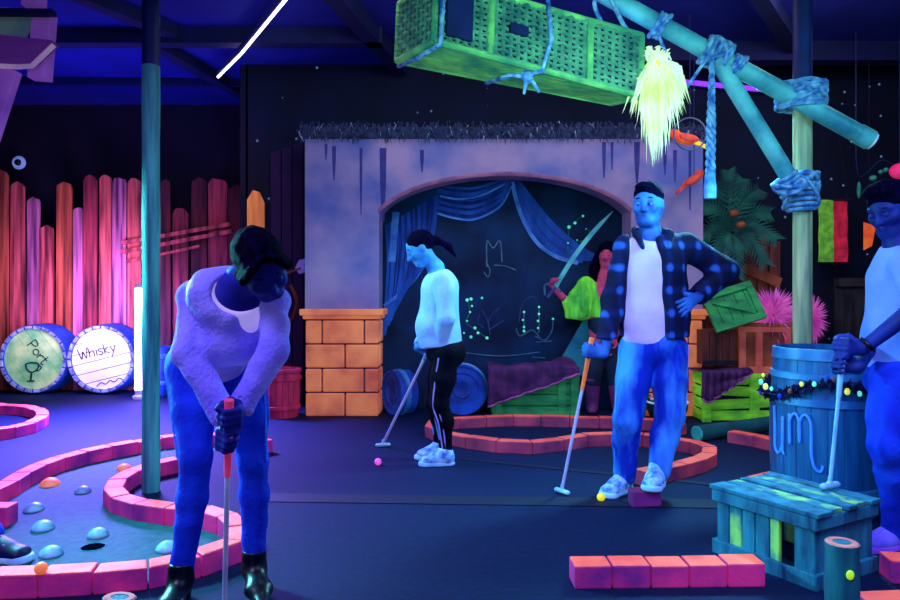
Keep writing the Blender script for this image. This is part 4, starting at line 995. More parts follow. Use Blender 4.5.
face(W1, 0, .009, 'l'); face(W2, 1, .009, 'r'); face(W1, 0, W2-.009, 'l'); face(W2, 1, W1-.009, 'r')
for z, hh in ((.03,.062),(H-.03,.05)):
    for a, b, sz in ((W1/2,-.008,(W1+.03,.018,hh)),(-.008,W2/2,(.018,W2+.03,hh)),(W1/2,W2+.008,(W1+.03,.018,hh)),(W1+.008,W2/2,(.018,W2+.03,hh))):
        if z > .1 and b == -.008 : pass
        mb = MB(); mb.box(K(a, b, z), sz, AX); obj('rail', mb, M_slat, t, bev=.004)
for k, (b0, b1) in enumerate(((-.02,.075),(.085,.155),(.185,.245),(.255,.33),(.345,W2+.02))):
    mb = MB(); mb.box(K(W1/2, (b0+b1)/2, H+.006), (W1+.05-.02*(k % 2), b1-b0, .018), AX); obj('top_board', mb, (M_slat, M_slaty, M_slat, M_slaty, M_slat)[k], t, bev=.003)
# stump posts in the foreground
def stump(c, h, r, label, lean=(0,0), rings=True):
    t = thing('stump_post', label, 'post', c); top = c+A(lean[0], lean[1], h)
    mb = MB(); pts = [c+(top-c)*k/8 for k in range(9)]; mb.tube(pts, [r*(1+.03*math.sin(k*1.7)) for k in range(9)], 16); obj('post_shaft', mb, mat('stump_teal', (14,74,104), (34,112,126), 6, .7, emit=.05, stretch=(3,3,.5), bump=.4, bscale=22), t, smooth='auto')
    d = nrm(top-c)
    mb = MB(); mb.lathe(top, [(r*.98,.0),(r*.9,.004),(r*.55,.003)], axis=d, n=16, caps=False); obj('cut_rim', mb, mat('stump_rim', (170,84,90), (215,120,110), 14, .7, emit=.3), t)
    mb = MB(); mb.lathe(top, [(r*.6,.0015),(.001,.0015)], axis=d, n=16, caps=False); obj('cut_core', mb, M_slat, t)
    return t, top
c = A(at(842,0,2.3)[0], 2.3, 0)
t, top = stump(c, .33, .052, 'short round teal post with an orange-rimmed cut top at the lower right')
p = c+A(-.004,-.0545,.33-.085); mb = MB(); mb.ell(p, (.013,.005,.016)); obj('glow_spot', mb, mat('spot_lime', (170,220,40), (200,240,60), 8, .6, emit=.6), t, smooth=True)
c = A(at(104,0,1.98)[0], 1.98, 0)
stump(c, .275, .045, 'leaning blue-teal post end at the bottom edge left of the woman', lean=(.03,.03))
# teal logs and pot
def log(a, b, r, label):
    t = thing('teal_log', label, 'log', (a+b)/2); mb = MB(); mb.tube([a, (a+b)/2, b], [r,r*.98,r], 16); obj('log_shaft', mb, mat('log_teal', (12,62,74), (26,96,100), 6, .75, emit=.05, bump=.4, bscale=20), t, smooth='auto')
    mb = MB(); d = nrm(a-b); mb.lathe(a+d*.001, [(r*.97,0),(r*.8,.006),(.001,.006)], axis=d, n=16, caps=False); obj('cut_end', mb, mat('log_end', (30,120,130), (50,150,150), 8, .7, emit=.12), t)
a = ground(697,441); a[2] = .06; b = ground(800,426); b[2] = .06
log(a, b, .06, 'teal log lying on the floor pointing right behind the hooked curb')
a = ground(641,430); a[2] = .055; log(a, a+A(.02,.5,.0), .055, 'short teal log end seen between the plaid-shirted man\'s legs')
c = ground(667,420); t = thing('rimmed_pot', 'dark round pot with a white rim behind the plaid-shirted man', 'pot', c)
zt = .165; mb = MB(); mb.lathe(c, [(.11,0),(.15,.03),(.178,.1),(.185,zt),(.172,zt),(.165,.1),(.001,.09)], n=32); obj('pot_body', mb, mat('pot_dark', (6,36,48), (10,48,60), 5, .5), t, smooth='auto')
mb = MB(); mb.tube([c+A(.18*math.cos(q_), .18*math.sin(q_), zt) for q_ in np.linspace(0, 2*math.pi, 37)], .011, 6, caps=False); obj('white_rim', mb, M_white, t, smooth=True)
c = ground(644,419)
t = thing('leafy_plant', 'small dark green leafy plant seen between the man\'s legs', 'plant', c); mb = MB(); mb.tube([c, c+A(0,0,.22)], .012, 6); obj('stem', mb, M_palm, t); mb = MB()
for k in range(70):
    b_ = c+A(0,0,random.uniform(.1,.28)); d = nrm(rng.normal(size=3)+A(0,0,.4)); s_ = nrm(np.cross(d, rng.normal(size=3)))*.025; L = random.uniform(.06,.12); mb.add([b_, b_+d*L*.5+s_, b_+d*L, b_+d*L*.5-s_], [(0,1,2,3)])
obj('leaf_crown', mb, mat('leaf_teal', (10,70,60), (30,110,84), 7, .8, emit=.08), t)
# ================================================================== people
def frame(f, u0):
    f = nrm(f); u = np.asarray(u0, float); u = nrm(u-f*np.dot(u, f)); r = np.cross(f, u); return f, u, r
def head_sdf(S, c, f, u, r, s=1.0, female=False):
    ax = (r, f, u)
    S.ell(c+(.030*u-.012*f)*s, A(.073,.094,.088)*s, ax, .02)
    S.ell(c+(-.030*u+.022*f)*s, A(.060,.066,.082)*s, ax, .04)
    S.cap(c+(-.088*u+.060*f-.018*r)*s, c+(-.088*u+.060*f+.018*r)*s, (.017 if female else .021)*s, k=.03*s)
    for q in (-1,1):
        S.cap(c+(-.055*u-.01*f+q*.050*r)*s, c+(-.085*u+.05*f+q*.022*r)*s, .018*s, k=.03*s)          # jaw line
        S.ell(c+(-.022*u+.060*f+q*.038*r)*s, A(.024,.022,.02)*s, ax, .03*s)                          # cheek
        S.ell(c+(.004*u+.094*f+q*.031*r)*s, A(.017,.016,.011)*s, ax, .012*s, sub=True)               # socket
        S.cap(c+(.028*u+.074*f+q*.012*r)*s, c+(.027*u+.064*f+q*.046*r)*s, .009*s, k=.016*s)          # brow
        S.ell(c+(-.006*u-.012*f+q*.075*r)*s, A(.009,.020,.031)*s, ax, .01*s)                         # ear
        S.ell(c+(-.031*u+.094*f+q*.012*r)*s, A(.009,.010,.008)*s, ax, .008*s)                        # nostril
    S.cap(c+(.016*u+.082*f)*s, c+(-.026*u+.106*f)*s, .008*s, .013*s, k=.014*s)                       # nose
    S.cap(c+(-.052*u+.079*f-.014*r)*s, c+(-.052*u+.079*f+.014*r)*s, .010*s, k=.012*s)
    S.cap(c+(-.064*u+.076*f-.012*r)*s, c+(-.064*u+.076*f+.012*r)*s, .010*s, k=.012*s)
def face_bits(t, c, f, u, r, s, white, dark, lip, lid, shut=.25):
    ax = (r, f, u)
    for q in (-1,1):
        e = c+(.003*u+.0775*f+q*.031*r)*s
        mb = MB(); mb.ell(e, .0125*s, nu=14, nv=10); eye = obj('eye', mb, white, t, smooth=True)
        mb = MB(); mb.ell(e+(.0085*f-.002*u)*s, A(.0062,.0052,.0062)*s, ax, nu=10, nv=8); obj('iris', mb, dark, eye, smooth=True)
        la = nrm(u*(1.15-shut)+f*shut*1.1); mb = MB(); mb.lathe(e, [(.0142*s*math.sin(q_), .0142*s*math.cos(q_)) for q_ in np.linspace(.02, 1.12+.45*shut, 9)], axis=la, n=20, caps=False); obj('eyelid', mb, lid, t, smooth=True)
        mb = MB(); mb.tube(crom([c+(.030*u+.083*f+q*.014*r)*s, c+(.036*u+.080*f+q*.030*r)*s, c+(.030*u+.068*f+q*.048*r)*s], 4), [.0035*s]*4+[.0045*s]*4+[.002*s], 6); obj('eyebrow', mb, dark, t, smooth=True)
    mb = MB(); mb.tube(crom([c+(-.056*u+.076*f-.024*r)*s, c+(-.053*u+.0895*f-.006*r)*s, c+(-.053*u+.0895*f+.006*r)*s, c+(-.056*u+.076*f+.024*r)*s], 4), [.002*s]+[.0048*s]*11+[.002*s], 6)
    mb.tube(crom([c+(-.060*u+.077*f-.020*r)*s, c+(-.064*u+.087*f)*s, c+(-.060*u+.077*f+.020*r)*s], 4), [.002*s]+[.005*s]*7+[.002*s], 6); obj('lips', mb, lip, t, smooth=True)
def hand_sdf(S, w, d, n, s_side, curls, thumb=1, sc=1.0, tcurl=.6, spread=.0):
    d = nrm(d); n = nrm(n-d*np.dot(n, d)); s = nrm(np.cross(d, n))*(1 if np.dot(np.cross(d, n), s_side) > 0 else -1)
    kn = w+d*.088*sc
    S.ecap(w+d*.012*sc, kn-d*.010*sc, s, (.026*sc,.016*sc), (.038*sc,.013*sc), .015*sc)
    for j in range(4):
        off = (j-1.5)*.0195*sc; base = kn+s*off-d*.004*sc*abs(j-1.3); ln = (.92,1.0,.95,.78)[j] if thumb < 0 else (.78,.95,1.0,.92)[j]
        a = 0; p = base; pts = [base-d*.012*sc, base]
        for L, cu in zip((.046,.029,.023), curls):
            a += cu; dd = nrm(d*math.cos(a)+n*math.sin(a)+s*spread*(j-1.5)); p = p+dd*L*ln*sc; pts.append(p)
        S.chain(pts, [.0095*sc,.0095*sc,.0086*sc,.0078*sc,.0068*sc], .006*sc)
    tb = w+d*.026*sc+s*thumb*.026*sc+n*.006*sc
    t1 = tb+(d*.55+s*thumb*.55+n*.5)*.040*sc; dd = nrm(d*.8-s*thumb*.15*tcurl+n*(.3+.7*tcurl)); t2 = t1+dd*.032*sc; t3 = t2+nrm(dd-s*thumb*.5*tcurl)*.024*sc
    S.chain([w+d*.02*sc, tb, t1, t2, t3], [.014*sc,.0135*sc,.0115*sc,.0098*sc,.0078*sc], .008*sc)
def grip(g, axis, n, toward):      # hand closed round a shaft: point on the shaft, its direction, palm normal -> wrist, direction, side
    a = nrm(axis); n = nrm(n-a*np.dot(n, a)); d = np.cross(n, a)
    if np.dot(d, toward) > 0: d = -d         # fingers point away from the forearm
    return g-n*.030-d*.075, d, n, a
def shoe_parts(t, heel, toe, zsole, mats, W=.047, name='shoe', H=.085, vox=.005, tilt=None):
    heel = A(heel[0], heel[1], zsole); toe = A(toe[0], toe[1], zsole); d = nrm(toe-heel); s = np.cross(d, A(0,0,1)); L = np.linalg.norm(toe-heel)
    up = A(0,0,1); lo = np.minimum(heel, toe)-A(.08,.08,0); hi = np.maximum(heel, toe)+A(.08,.08,.2)
    S = SDF(lo, hi, vox)
    S.ecap(heel+d*.045+up*.045, heel+d*L*.5+up*.040, s, (W*.80,.045), (W*.86,.04), .02)
    S.ecap(heel+d*L*.5+up*.040, toe-d*.05+up*.034, s, (W*.86,.038), (W,.033), .03)
    S.cap(heel+d*.055+up*.05, heel+d*.06+up*(H+.02), .040, .043, k=.04)
    S.cap(heel+d*.09+up*.075, heel+d*L*.6+up*.05, .032, .024, k=.04)
    S.cut(heel+up*.018, A(0,0,-1)); S.cut(heel+up*(H+.025)+d*.05, nrm(up-d*.25))
    up_ = S.build(name, mats[0], t)
    S = SDF(lo, hi, vox)
    S.ecap(heel+d*.044+up*.012, heel+d*L*.5+up*.012, s, (W*.92,.046), (W*.92,.04), .02); S.ecap(heel+d*L*.5+up*.012, toe-d*.046+up*.012, s, (W*.92,.04), (W*1.08,.046), .03)
    S.cut(heel+up*.032, up); S.cut(heel+up*.001, -up); S.build('sole', mats[1], up_)
    mb = MB()
    for k in range(4):
        p = heel+d*(L*.42+.022*k+.0)+up*(.101-.010*k); mb.tube(crom([p-s*.026-up*.012, p+up*.004, p+s*.026-up*.012], 4), .0042, 5)
    obj('laces', mb, mats[2], up_, smooth=True)
    return up_
def club(label, top, head, hd, gripm, shaftm, headm, gl=.26, thick=.0075):
    t = thing('putter', label, 'golf club', head); d = nrm(head-top); L = np.linalg.norm(head-top)
    mb = MB(); mb.tube([top, top+d*gl*.5, top+d*gl], [.015,.0135,.0105], 10); obj('grip', mb, gripm, t, smooth='auto')
    mb = MB(); mb.tube([top+d*gl, head+A(0,0,.028)], thick, 8); obj('shaft', mb, shaftm, t, smooth='auto')
    hd = nrm(hd); sd = nrm(np.cross(hd, A(0,0,1))); S = SDF(head-.12, head+.12, .004)
    S.ecap(head+A(0,0,.017)-hd*.045, head+A(0,0,.017)+hd*.045, sd, (.017,.013), (.017,.013), .01); S.cap(head+A(0,0,.02), head+A(0,0,.05)-d*.0, .009, k=.012); S.cut(head+A(0,0,.002), A(0,0,-1))
    S.build('club_head', headm, t); return t, d

M_skin1 = mat('skin_blue_dark', (24,28,126), (40,48,160), 9, .6, emit=.06, spec=.15)  # faint glow in the skin stands in for light on her face
M_skin2 = mat('skin_cyan', (44,120,190), (70,160,215), 9, .5, emit=.02)
M_skin3 = mat('skin_blue', (20,50,136), (44,104,184), 9, .6, emit=.02)
M_skin4 = mat('skin_navy', (14,22,96), (24,40,136), 9, .6, emit=.02)
M_lip = mat('lip_violet', (60,40,130), (80,50,150), 6, .5); M_lipc = mat('lip_blue', (26,50,120), (36,64,136), 6, .5)
M_eye = mat('eye_white', (70,100,190), (90,124,205), 6, .3); M_hair = mat('hair_black', (2,0,9), (10,4,40), 16, .85, spec=.03, stretch=(6,6,1.0), bump=.7, bscale=30)
M_brow = mat('brow_black', (4,5,18), (7,8,26), 6, .6)
M_sweat = mat('sweater_violet', (104,92,226), (146,136,246), 6, .9, emit=.14, bump=.7, bscale=70, spec=.1)
M_tee1 = mat('tee_glow', (190,168,240), (214,194,250), 5, .85, emit=.38)
M_denim = mat('denim', (10,30,176), (22,62,214), 5, .8, emit=.05, bump=.4, bscale=60, spec=.15)
M_denimb = mat('denim_bright', (8,40,168), (64,146,236), 3.6, .8, sharp=(.40,.62), emit=.06, bump=.4, bscale=50, spec=.15, stretch=(1.6,1.6,.5))
M_boot = mat('boot_black', (3,3,14), (5,6,24), 6, .33, spec=.35)
M_track = mat('track_black', (3,3,14), (6,6,24), 6, .75, spec=.08, bump=.3, bscale=40)
M_stripe = mat('stripe_white', (120,110,200), (160,150,220), 6, .7, emit=.15)
M_sweatw = mat('sweater_white', (120,170,240), (160,205,250), 4, .9, emit=.10, bump=.5, bscale=50, spec=.1)
M_shoe = mat('shoe_pale', (50,100,190), (160,215,245), 26, .6, emit=.08, bump=.3, bscale=60); M_sole = mat('shoe_sole', (110,170,235), (150,205,245), 8, .6, emit=.15); M_lace = mat('shoe_lace', (30,60,150), (60,100,190), 8, .7)
M_teew = mat('tee_white_glow', (164,146,214), (190,172,228), 3, .85, emit=.26, bump=.4, bscale=18, spec=.1)
M_teeb = mat('tee_blue_white', (80,120,236), (130,150,246), 3, .85, emit=.20, bump=.4, bscale=18, spec=.1)
def plaid():
    m = mat('plaid_flannel', (4,8,40), (7,12,52), 6, .8, bump=.4, bscale=40, spec=.15)
    nt = m.node_tree; N, L = nt.nodes, nt.links; b = N['Principled BSDF']
    tc = N.new('ShaderNodeTexCoord'); sp = N.new('ShaderNodeSeparateXYZ'); L.new(tc.outputs['Object'], sp.inputs[0])
    def band(src, per, ph, width):
        a = N.new('ShaderNodeMath'); a.operation = 'MULTIPLY_ADD'; a.inputs[1].default_value = 2*math.pi/per; a.inputs[2].default_value = ph; L.new(src, a.inputs[0])
        s_ = N.new('ShaderNodeMath'); s_.operation = 'SINE'; L.new(a.outputs[0], s_.inputs[0])
        mr = N.new('ShaderNodeMapRange'); mr.inputs[1].default_value = 1-width; mr.inputs[2].default_value = 1.0; L.new(s_.outputs[0], mr.inputs[0]); return mr.outputs[0]
    xy = N.new('ShaderNodeMath'); xy.operation = 'MULTIPLY_ADD'; xy.inputs[1].default_value = .45; L.new(sp.outputs['Y'], xy.inputs[0]); L.new(sp.outputs['X'], xy.inputs[2])
    bx, bz = band(xy.outputs[0], .118, .4, .85), band(sp.outputs['Z'], .128, .9, .85)
    mul = N.new('ShaderNodeMath'); mul.operation = 'MULTIPLY'; L.new(bx, mul.inputs[0]); L.new(bz, mul.inputs[1])
    add = N.new('ShaderNodeMath'); add.operation = 'ADD'; L.new(bx, add.inputs[0]); L.new(bz, add.inputs[1])
    sc_ = N.new('ShaderNodeMath'); sc_.operation = 'MULTIPLY_ADD'; sc_.inputs[1].default_value = .42; L.new(add.outputs[0], sc_.inputs[0])
    m3 = N.new('ShaderNodeMath'); m3.operation = 'MULTIPLY'; m3.inputs[1].default_value = .30; L.new(mul.outputs[0], m3.inputs[0]); L.new(m3.outputs[0], sc_.inputs[2])
    cr = N.new('ShaderNodeValToRGB'); e = cr.color_ramp.elements; e[0].color = lin((5,9,44)); e[1].color = lin((40,84,170)); e[1].position = 1.0
    n1 = cr.color_ramp.elements.new(.40); n1.color = lin((8,18,70)); L.new(sc_.outputs[0], cr.inputs['Fac']); L.new(cr.outputs[0], b.inputs['Base Color'])
    L.new(cr.outputs[0], b.inputs['Emission Color']); b.inputs['Emission Strength'].default_value = .04
    return m
M_plaid = plaid()

# ------------------------------------------------------------ woman in front, bending over her putter
def woman_front():
    base = A(-.87,2.62,0)
    t = thing('person', 'woman in a fuzzy pale sweater and jeans bending over her putter in front', 'person', base)
    PEL = at(214,352,2.70); CH = at(234,304,2.40); sh = [at(193,298,2.42), at(275,302,2.40)]; side = nrm(sh[1]-sh[0])
    neck = at(243,280,2.32); hc = at(262,267,2.21); f, u, r = frame(A(.50,-.50,-.70), A(.0,-.62,.62))
    hip = [at(191,368,2.70), at(243,366,2.72)]; kn = [at(196,458,2.60), at(253,460,2.70)]; an = [at(181,575,2.60), at(254,562,2.72)]
    el = [at(188,352,2.34), at(274,350,2.34)]
    ctop = at(229,400,2.16); chead = at(224,606,2.36); chead[2] = .0; ax = nrm(chead-ctop)
    g = [ctop+ax*.135, ctop+ax*.06]
    G = [grip(g[0], ax, A(1,-.25,0), el[0]-g[0]), grip(g[1], ax, A(-1,-.25,0), el[1]-g[1])]
    lo, hi = A(-1.18,2.0,.0), A(-.42,2.95,1.45)
    S = SDF(lo, hi, .0052)
    S.ell(PEL, (.14,.12,.11), (side, A(0,1,0), A(0,0,1)), .05)
    S.ecap(PEL, CH, side, (.110,.082), (.118,.082), .05); S.ell(CH, (.124,.08,.088), (side, nrm(np.cross(side, CH-PEL)), nrm(CH-PEL)), .05)
    tdir = nrm(CH-PEL); fr = nrm(np.cross(side, tdir)); fr = fr if fr[1] < 0 else -fr
    for q in (-1,1): S.ell(CH-tdir*.10+side*q*.066+fr*.060, (.054,.054,.052), None, .05)
    S.cap(CH+tdir*.02, neck, .062, .050, .05); S.cap(neck, hc-.05*u-.02*f, .048, .045, .04)
    for q in range(2): S.cap(CH+tdir*.0, sh[q], .06, .036, .05)
    head_sdf(S, hc, f, u, r, .91, True)
    for q in range(2):
        w, d, n, s_ = G[q]
        S.chain([sh[q], el[q], w], [.036,.032,.024], .02); hand_sdf(S, w, d, n, -s_, (1.15,1.3,.9), 1, 1.0, .9)
        S.chain([hip[q], kn[q], an[q]], [.066,.040,.030], .03); S.cap(an[q], A(an[q][0], an[q][1], .05), .030, k=.02)
    S.build('body', M_skin1, t)
    face_bits(t, hc, f, u, r, .91, M_eye, M_brow, M_lip, M_skin1, .8)
    S = SDF(hc-.19, hc+.19, .005); axh = (r, f, u)      # hair pulled back into a low bun
    S.ell(hc+.036*u-.024*f, A(.073,.092,.080), axh, .02); S.ell(hc+.010*u-.05*f, A(.070,.072,.088), axh, .03)
    S.ell(hc-.030*u+.112*f, A(.060,.072,.092), axh, .010, sub=True)
    S.ell(hc-.050*u-.108*f-.01*r, A(.045,.042,.045), axh, .03)
    for q in (-1,1):
        for k_ in range(3):
            S.chain([hc+(.100-.012*k_)*u+(.055-.03*k_)*f+q*.004*r, hc+(.072-.010*k_)*u+(.058-.03*k_)*f+q*.046*r, hc+(.015-.012*k_)*u+(.040-.026*k_)*f+q*.072*r, hc+(-.04-.008*k_)*u+(.0-.03*k_)*f+q*.068*r], [.011,.014,.014,.007], .008)
    S.build('hair', M_hair, t, wrinkle=(.0022, 190, r))
    # tee
    S = SDF(lo, hi, .006)
    S.ecap(PEL+tdir*.05, CH, side, (.116,.094), (.128,.097), .05); S.ell(CH, (.134,.094,.098), (side, fr, tdir), .05)
    for q in (-1,1): S.ell(CH-tdir*.10+side*q*.066+fr*.066, (.064,.064,.06), None, .05); S.cap(CH, sh[max(q,0)]-side*q*.05, .07, .042, .05)
    S.ell(at(235,287,2.18), (.124,.20,.110), None, .006, sub=True)
    S.build('undershirt', M_tee1, t)
    # sweater
    S = SDF(lo-A(.1,0,0), hi+A(.1,0,0), .006)
    S.ecap(PEL+tdir*.07+fr*.03-A(0,0,.01), CH, side, (.122,.108), (.126,.108), .05); S.ell(CH, (.128,.104,.104), (side, fr, tdir), .06)
    for q in (-1,1): S.ell(CH-tdir*.11+side*q*.062+fr*.058, (.072,.07,.07), None, .06)
    S.ell(at(226,345,2.42), (.13,.110,.07), None, .06)
    for q in range(2): S.cap(CH+tdir*.045, sh[q], .066, .050, .05)
    S.ell(at(235,289,2.17), (.132,.21,.120), None, .008, sub=True); S.ell(at(238,326,2.17), (.055,.2,.090), None, .03, sub=True)
    for q in range(2):
        w = G[q][0]; cuff = w+(el[q]-w)*(.24 if q == 0 else .12)
        S.cap(CH+(sh[q]-CH)*.80, sh[q], .044, .044 if q else .050, .03); S.chain([sh[q], (sh[q]+el[q])/2, el[q], cuff], [.042 if q else .050,.047,.052,.042], .014)
        S.cap(cuff, cuff+nrm(cuff-el[q])*.02, .044, .046, .01); S.cap(cuff, cuff+nrm(w-el[q])*.14, .038, .038, .008, sub=True)
    S.build('sweater', M_sweat, t, wrinkle=(.0035, 70, A(.2,.1,1)))
    # jeans
    S = SDF(lo, hi, .006)
    S.ell(PEL+A(0,.02,-.02), (.155,.135,.125), (side, A(0,1,0), A(0,0,1)), .05)
    S.cap(hip[0]+A(-.01,.05,.0), hip[1]+A(0,.05,.0), .10, k=.05)
    for q in range(2):
        k0 = kn[q]; mid = (hip[q]+k0)/2; cal = k0+(an[q]-k0)*.35+A(0,.015,0)
        S.chain([hip[q], mid, k0, cal, an[q]], [.094,.076,.056,.055,.041], .025)
        S.cut(an[q]-A(0,0,.001), A(0,0,-1)) if False else None
    S.D[:, :, :] = S.D
    S.cut(A(0,0,.085), A(0,0,-1))
    j = S.build('jeans', M_denim, t, wrinkle=(.002, 75, A(.1,.2,1)))
    for q in range(2):
        mb = MB(); pts = [hip[q]+(kn[q]-hip[q])*k/6+nrm(A(-1 if q == 0 else 1,-.35,0))*(.094-.03*k/6) for k in range(7)]; mb.tube(pts, .004, 5)
        obj('side_seam', mb, mat('seam_cyan', (20,90,220), (40,130,230), 6, .8, emit=.15), j)
    # heeled ankle boots
    for q, dr in ((0, A(.03,-1,0)), (1, A(.42,-.9,0))):
        a = an[q]; d = nrm(dr); sd = np.cross(d, A(0,0,1)); heel = A(a[0], a[1], 0)-d*.045
        S = SDF(heel-A(.3,.3,0), heel+A(.3,.3,.25), .0045)
        S.cap(a+A(0,0,.03), A(a[0], a[1], .085), .047, .045, .02); S.ecap(heel+d*.05+A(0,0,.078), heel+d*.15+A(0,0,.040), sd, (.040,.038), (.044,.030), .03)
        S.ecap(heel+d*.15+A(0,0,.036), heel+d*.235+A(0,0,.022), sd, (.043,.026), (.026,.016), .03); S.cut(heel+A(0,0,.012), A(0,0,-1)); S.cut(a+A(0,0,.05), A(0,0,1))
        bt = S.build('ankle_boot', M_boot, t)
        mb = MB(); mb.tube([heel+d*.012+A(0,0,.07), heel+d*.008+A(0,0,.002)], [.030,.023], 12); obj('boot_heel', mb, M_boot, bt, smooth='auto')
        mb = MB(); mb.tube([a+A(0,0,.045)-d*.047-sd*.02, A(a[0], a[1], .1)-d*.05-sd*.02], .006, 6); obj('zip_pull', mb, M_white, bt)
    mb = MB(); w = G[1][0]; fd = nrm(el[1]-w); x = nrm(np.cross(fd, A(0,1,0))); y = np.cross(fd, x)
    mb.tube([w+fd*.02+.033*(math.cos(a)*x+math.sin(a)*y) for a in np.linspace(0, 2*math.pi, 17)], .007, 6, caps=False); obj('bracelet', mb, M_boot, t, smooth=True)
    club('front woman\'s putter with a pink grip held low before her jeans', ctop, chead, A(.9,-.3,0), M_pinkgrip, M_steel, M_cyanclub, gl=.26, thick=.0085)
woman_front()

# ------------------------------------------------------------ woman at the back in profile
def woman_back():
    t = thing('person', 'woman in a white sweater and black track pants looking down in profile', 'person', A(-.08,4.76,0))
    side = A(0,-1,0)
    PEL = at(446,350,4.76); CH = at(440,292,4.76); neck = at(436,268,4.76); hc = at(420,249,4.76); f, u, r = frame(A(-.84,-.10,-.50), A(-.4,0,.86))
    sh = [at(443,281,4.60), at(440,280,4.92)]; hip = [at(447,354,4.68), at(444,354,4.84)]; kn = [at(439,404,4.66), at(434,402,4.84)]; an = [at(446,450,4.68), at(440,444,4.86)]
    el = [at(446,318,4.54), at(437,318,4.97)]
    ctop = at(434,338,4.70); chead = A(*ground(383,447)); ax = nrm(chead-ctop); g = [ctop+ax*.06, ctop+ax*.15]
    G = [grip(g[0], ax, A(0,1,.0), el[0]-g[0]), grip(g[1], ax, A(0,-1,.0), el[1]-g[1])]
    lo, hi = A(-.5,4.4,0), A(.3,5.12,1.64)
    S = SDF(lo, hi, .0065)
    S.ell(PEL, (.13,.11,.11), None, .05); S.ecap(PEL, CH, side, (.12,.09), (.135,.09), .05); S.cap(CH, neck, .08, .052, .05); S.cap(neck, hc-.05*u-.02*f, .048, .045, .04)
    head_sdf(S, hc, f, u, r, .98, True)
    for q in range(2):
        w, d, n, s_ = G[q]; S.cap(CH+A(0,0,.05), sh[q], .07, .05, .05)
        S.chain([sh[q], el[q], w], [.045,.036,.025], .02); hand_sdf(S, w, d, n, -s_, (1.1,1.2,.8), 1, 1.0, .9)
        S.chain([hip[q], kn[q], an[q]], [.075,.05,.036], .03); S.cap(an[q], A(an[q][0], an[q][1], .06), .033, k=.02)
    S.build('body', M_skin2, t); face_bits(t, hc, f, u, r, .98, M_eye, M_brow, M_lipc, M_skin2, .7)
    S = SDF(hc-.3, hc+.3, .006); axh = (r, f, u)
    S.ell(hc+.036*u-.024*f, A(.081,.100,.090), axh, .02); S.ell(hc-.045*u+.105*f, A(.09,.080,.105), axh, .01, sub=True)
    S.ell(hc-.01*u-.128*f, A(.03,.03,.032), axh, .02); S.chain([hc-.0*u-.13*f, hc-.08*u-.175*f, hc-.17*u-.185*f], [.022,.024,.008], .015)
    S.build('hair', M_hair, t, wrinkle=(.002, 150, r))
    S = SDF(lo, hi, .0065)
    hem = at(440,340,4.76); S.ecap(hem, CH, side, (.155,.148), (.16,.120), .06); S.ell(CH+A(-.01,0,.04), (.105,.16,.10), None, .05); S.ell(at(430,326,4.76), (.10,.14,.09), None, .06)
    for q in range(2):
        w = G[q][0]; cuff = w+(el[q]-w)*.12; S.cap(CH+A(0,0,.05), sh[q], .095, .070, .04); S.chain([sh[q], el[q], cuff], [.068,.058,.044], .012); S.cap(cuff, cuff+nrm(w-el[q])*.12, .036, k=.006, sub=True)
    S.cap(neck, neck+A(-.03,0,.08), .058, .07, .02, sub=True); S.cut(at(440,346,4.76), nrm(A(.10,0,-1))); S.build('sweater', M_sweatw, t, wrinkle=(.007, 34, A(.8,.2,.4)))
    S = SDF(lo, hi, .0065); S.ell(PEL+A(.0,0,-.01), (.14,.15,.12), None, .05)
    for q in range(2):
        cal = kn[q]+(an[q]-kn[q])*.35+A(.02,0,0); S.chain([hip[q], (hip[q]+kn[q])/2, kn[q], cal, an[q]], [.09,.080,.062,.058,.042], .03)
    S.cut(A(0,0,.07), A(0,0,-1)); p_ = S.build('track_pants', M_track, t, wrinkle=(.003, 60, A(.3,.2,1)))
    for o_ in (0,.03):
        pts = [hip[0]+A(-.055,-.072,-.02)+A(o_,-.003*(o_ > 0),0), (hip[0]+kn[0])/2+A(-.05,-.064,0)+A(o_,-.004*(o_ > 0),0), kn[0]+A(-.038,-.052,0)+A(o_,0,0), kn[0]+(an[0]-kn[0])*.4+A(-.022,-.053,0)+A(o_*.9,0,0), an[0]+A(-.02,-.036,0)+A(o_*.7,0,0)]
        mb = MB(); mb.tube(crom(pts, 6), .006, 6); obj('side_stripe', mb, M_stripe, p_, smooth=True)
    shoe_parts(t, (an[0][0]+.06, an[0][1]), (an[0][0]-.185, an[0][1]-.03), 0.0, (M_shoe, M_sole, M_lace), name='sneaker', vox=.006)
    shoe_parts(t, (an[1][0]+.06, an[1][1]), (an[1][0]-.18, an[1][1]-.02), 0.0, (M_shoe, M_sole, M_lace), name='sneaker', vox=.006)
    club('back woman\'s putter angled forward to the left over the floor', ctop, chead, A(-.9,-.25,0), M_steel, M_steel, M_cyanclub, thick=.0095)
woman_back()

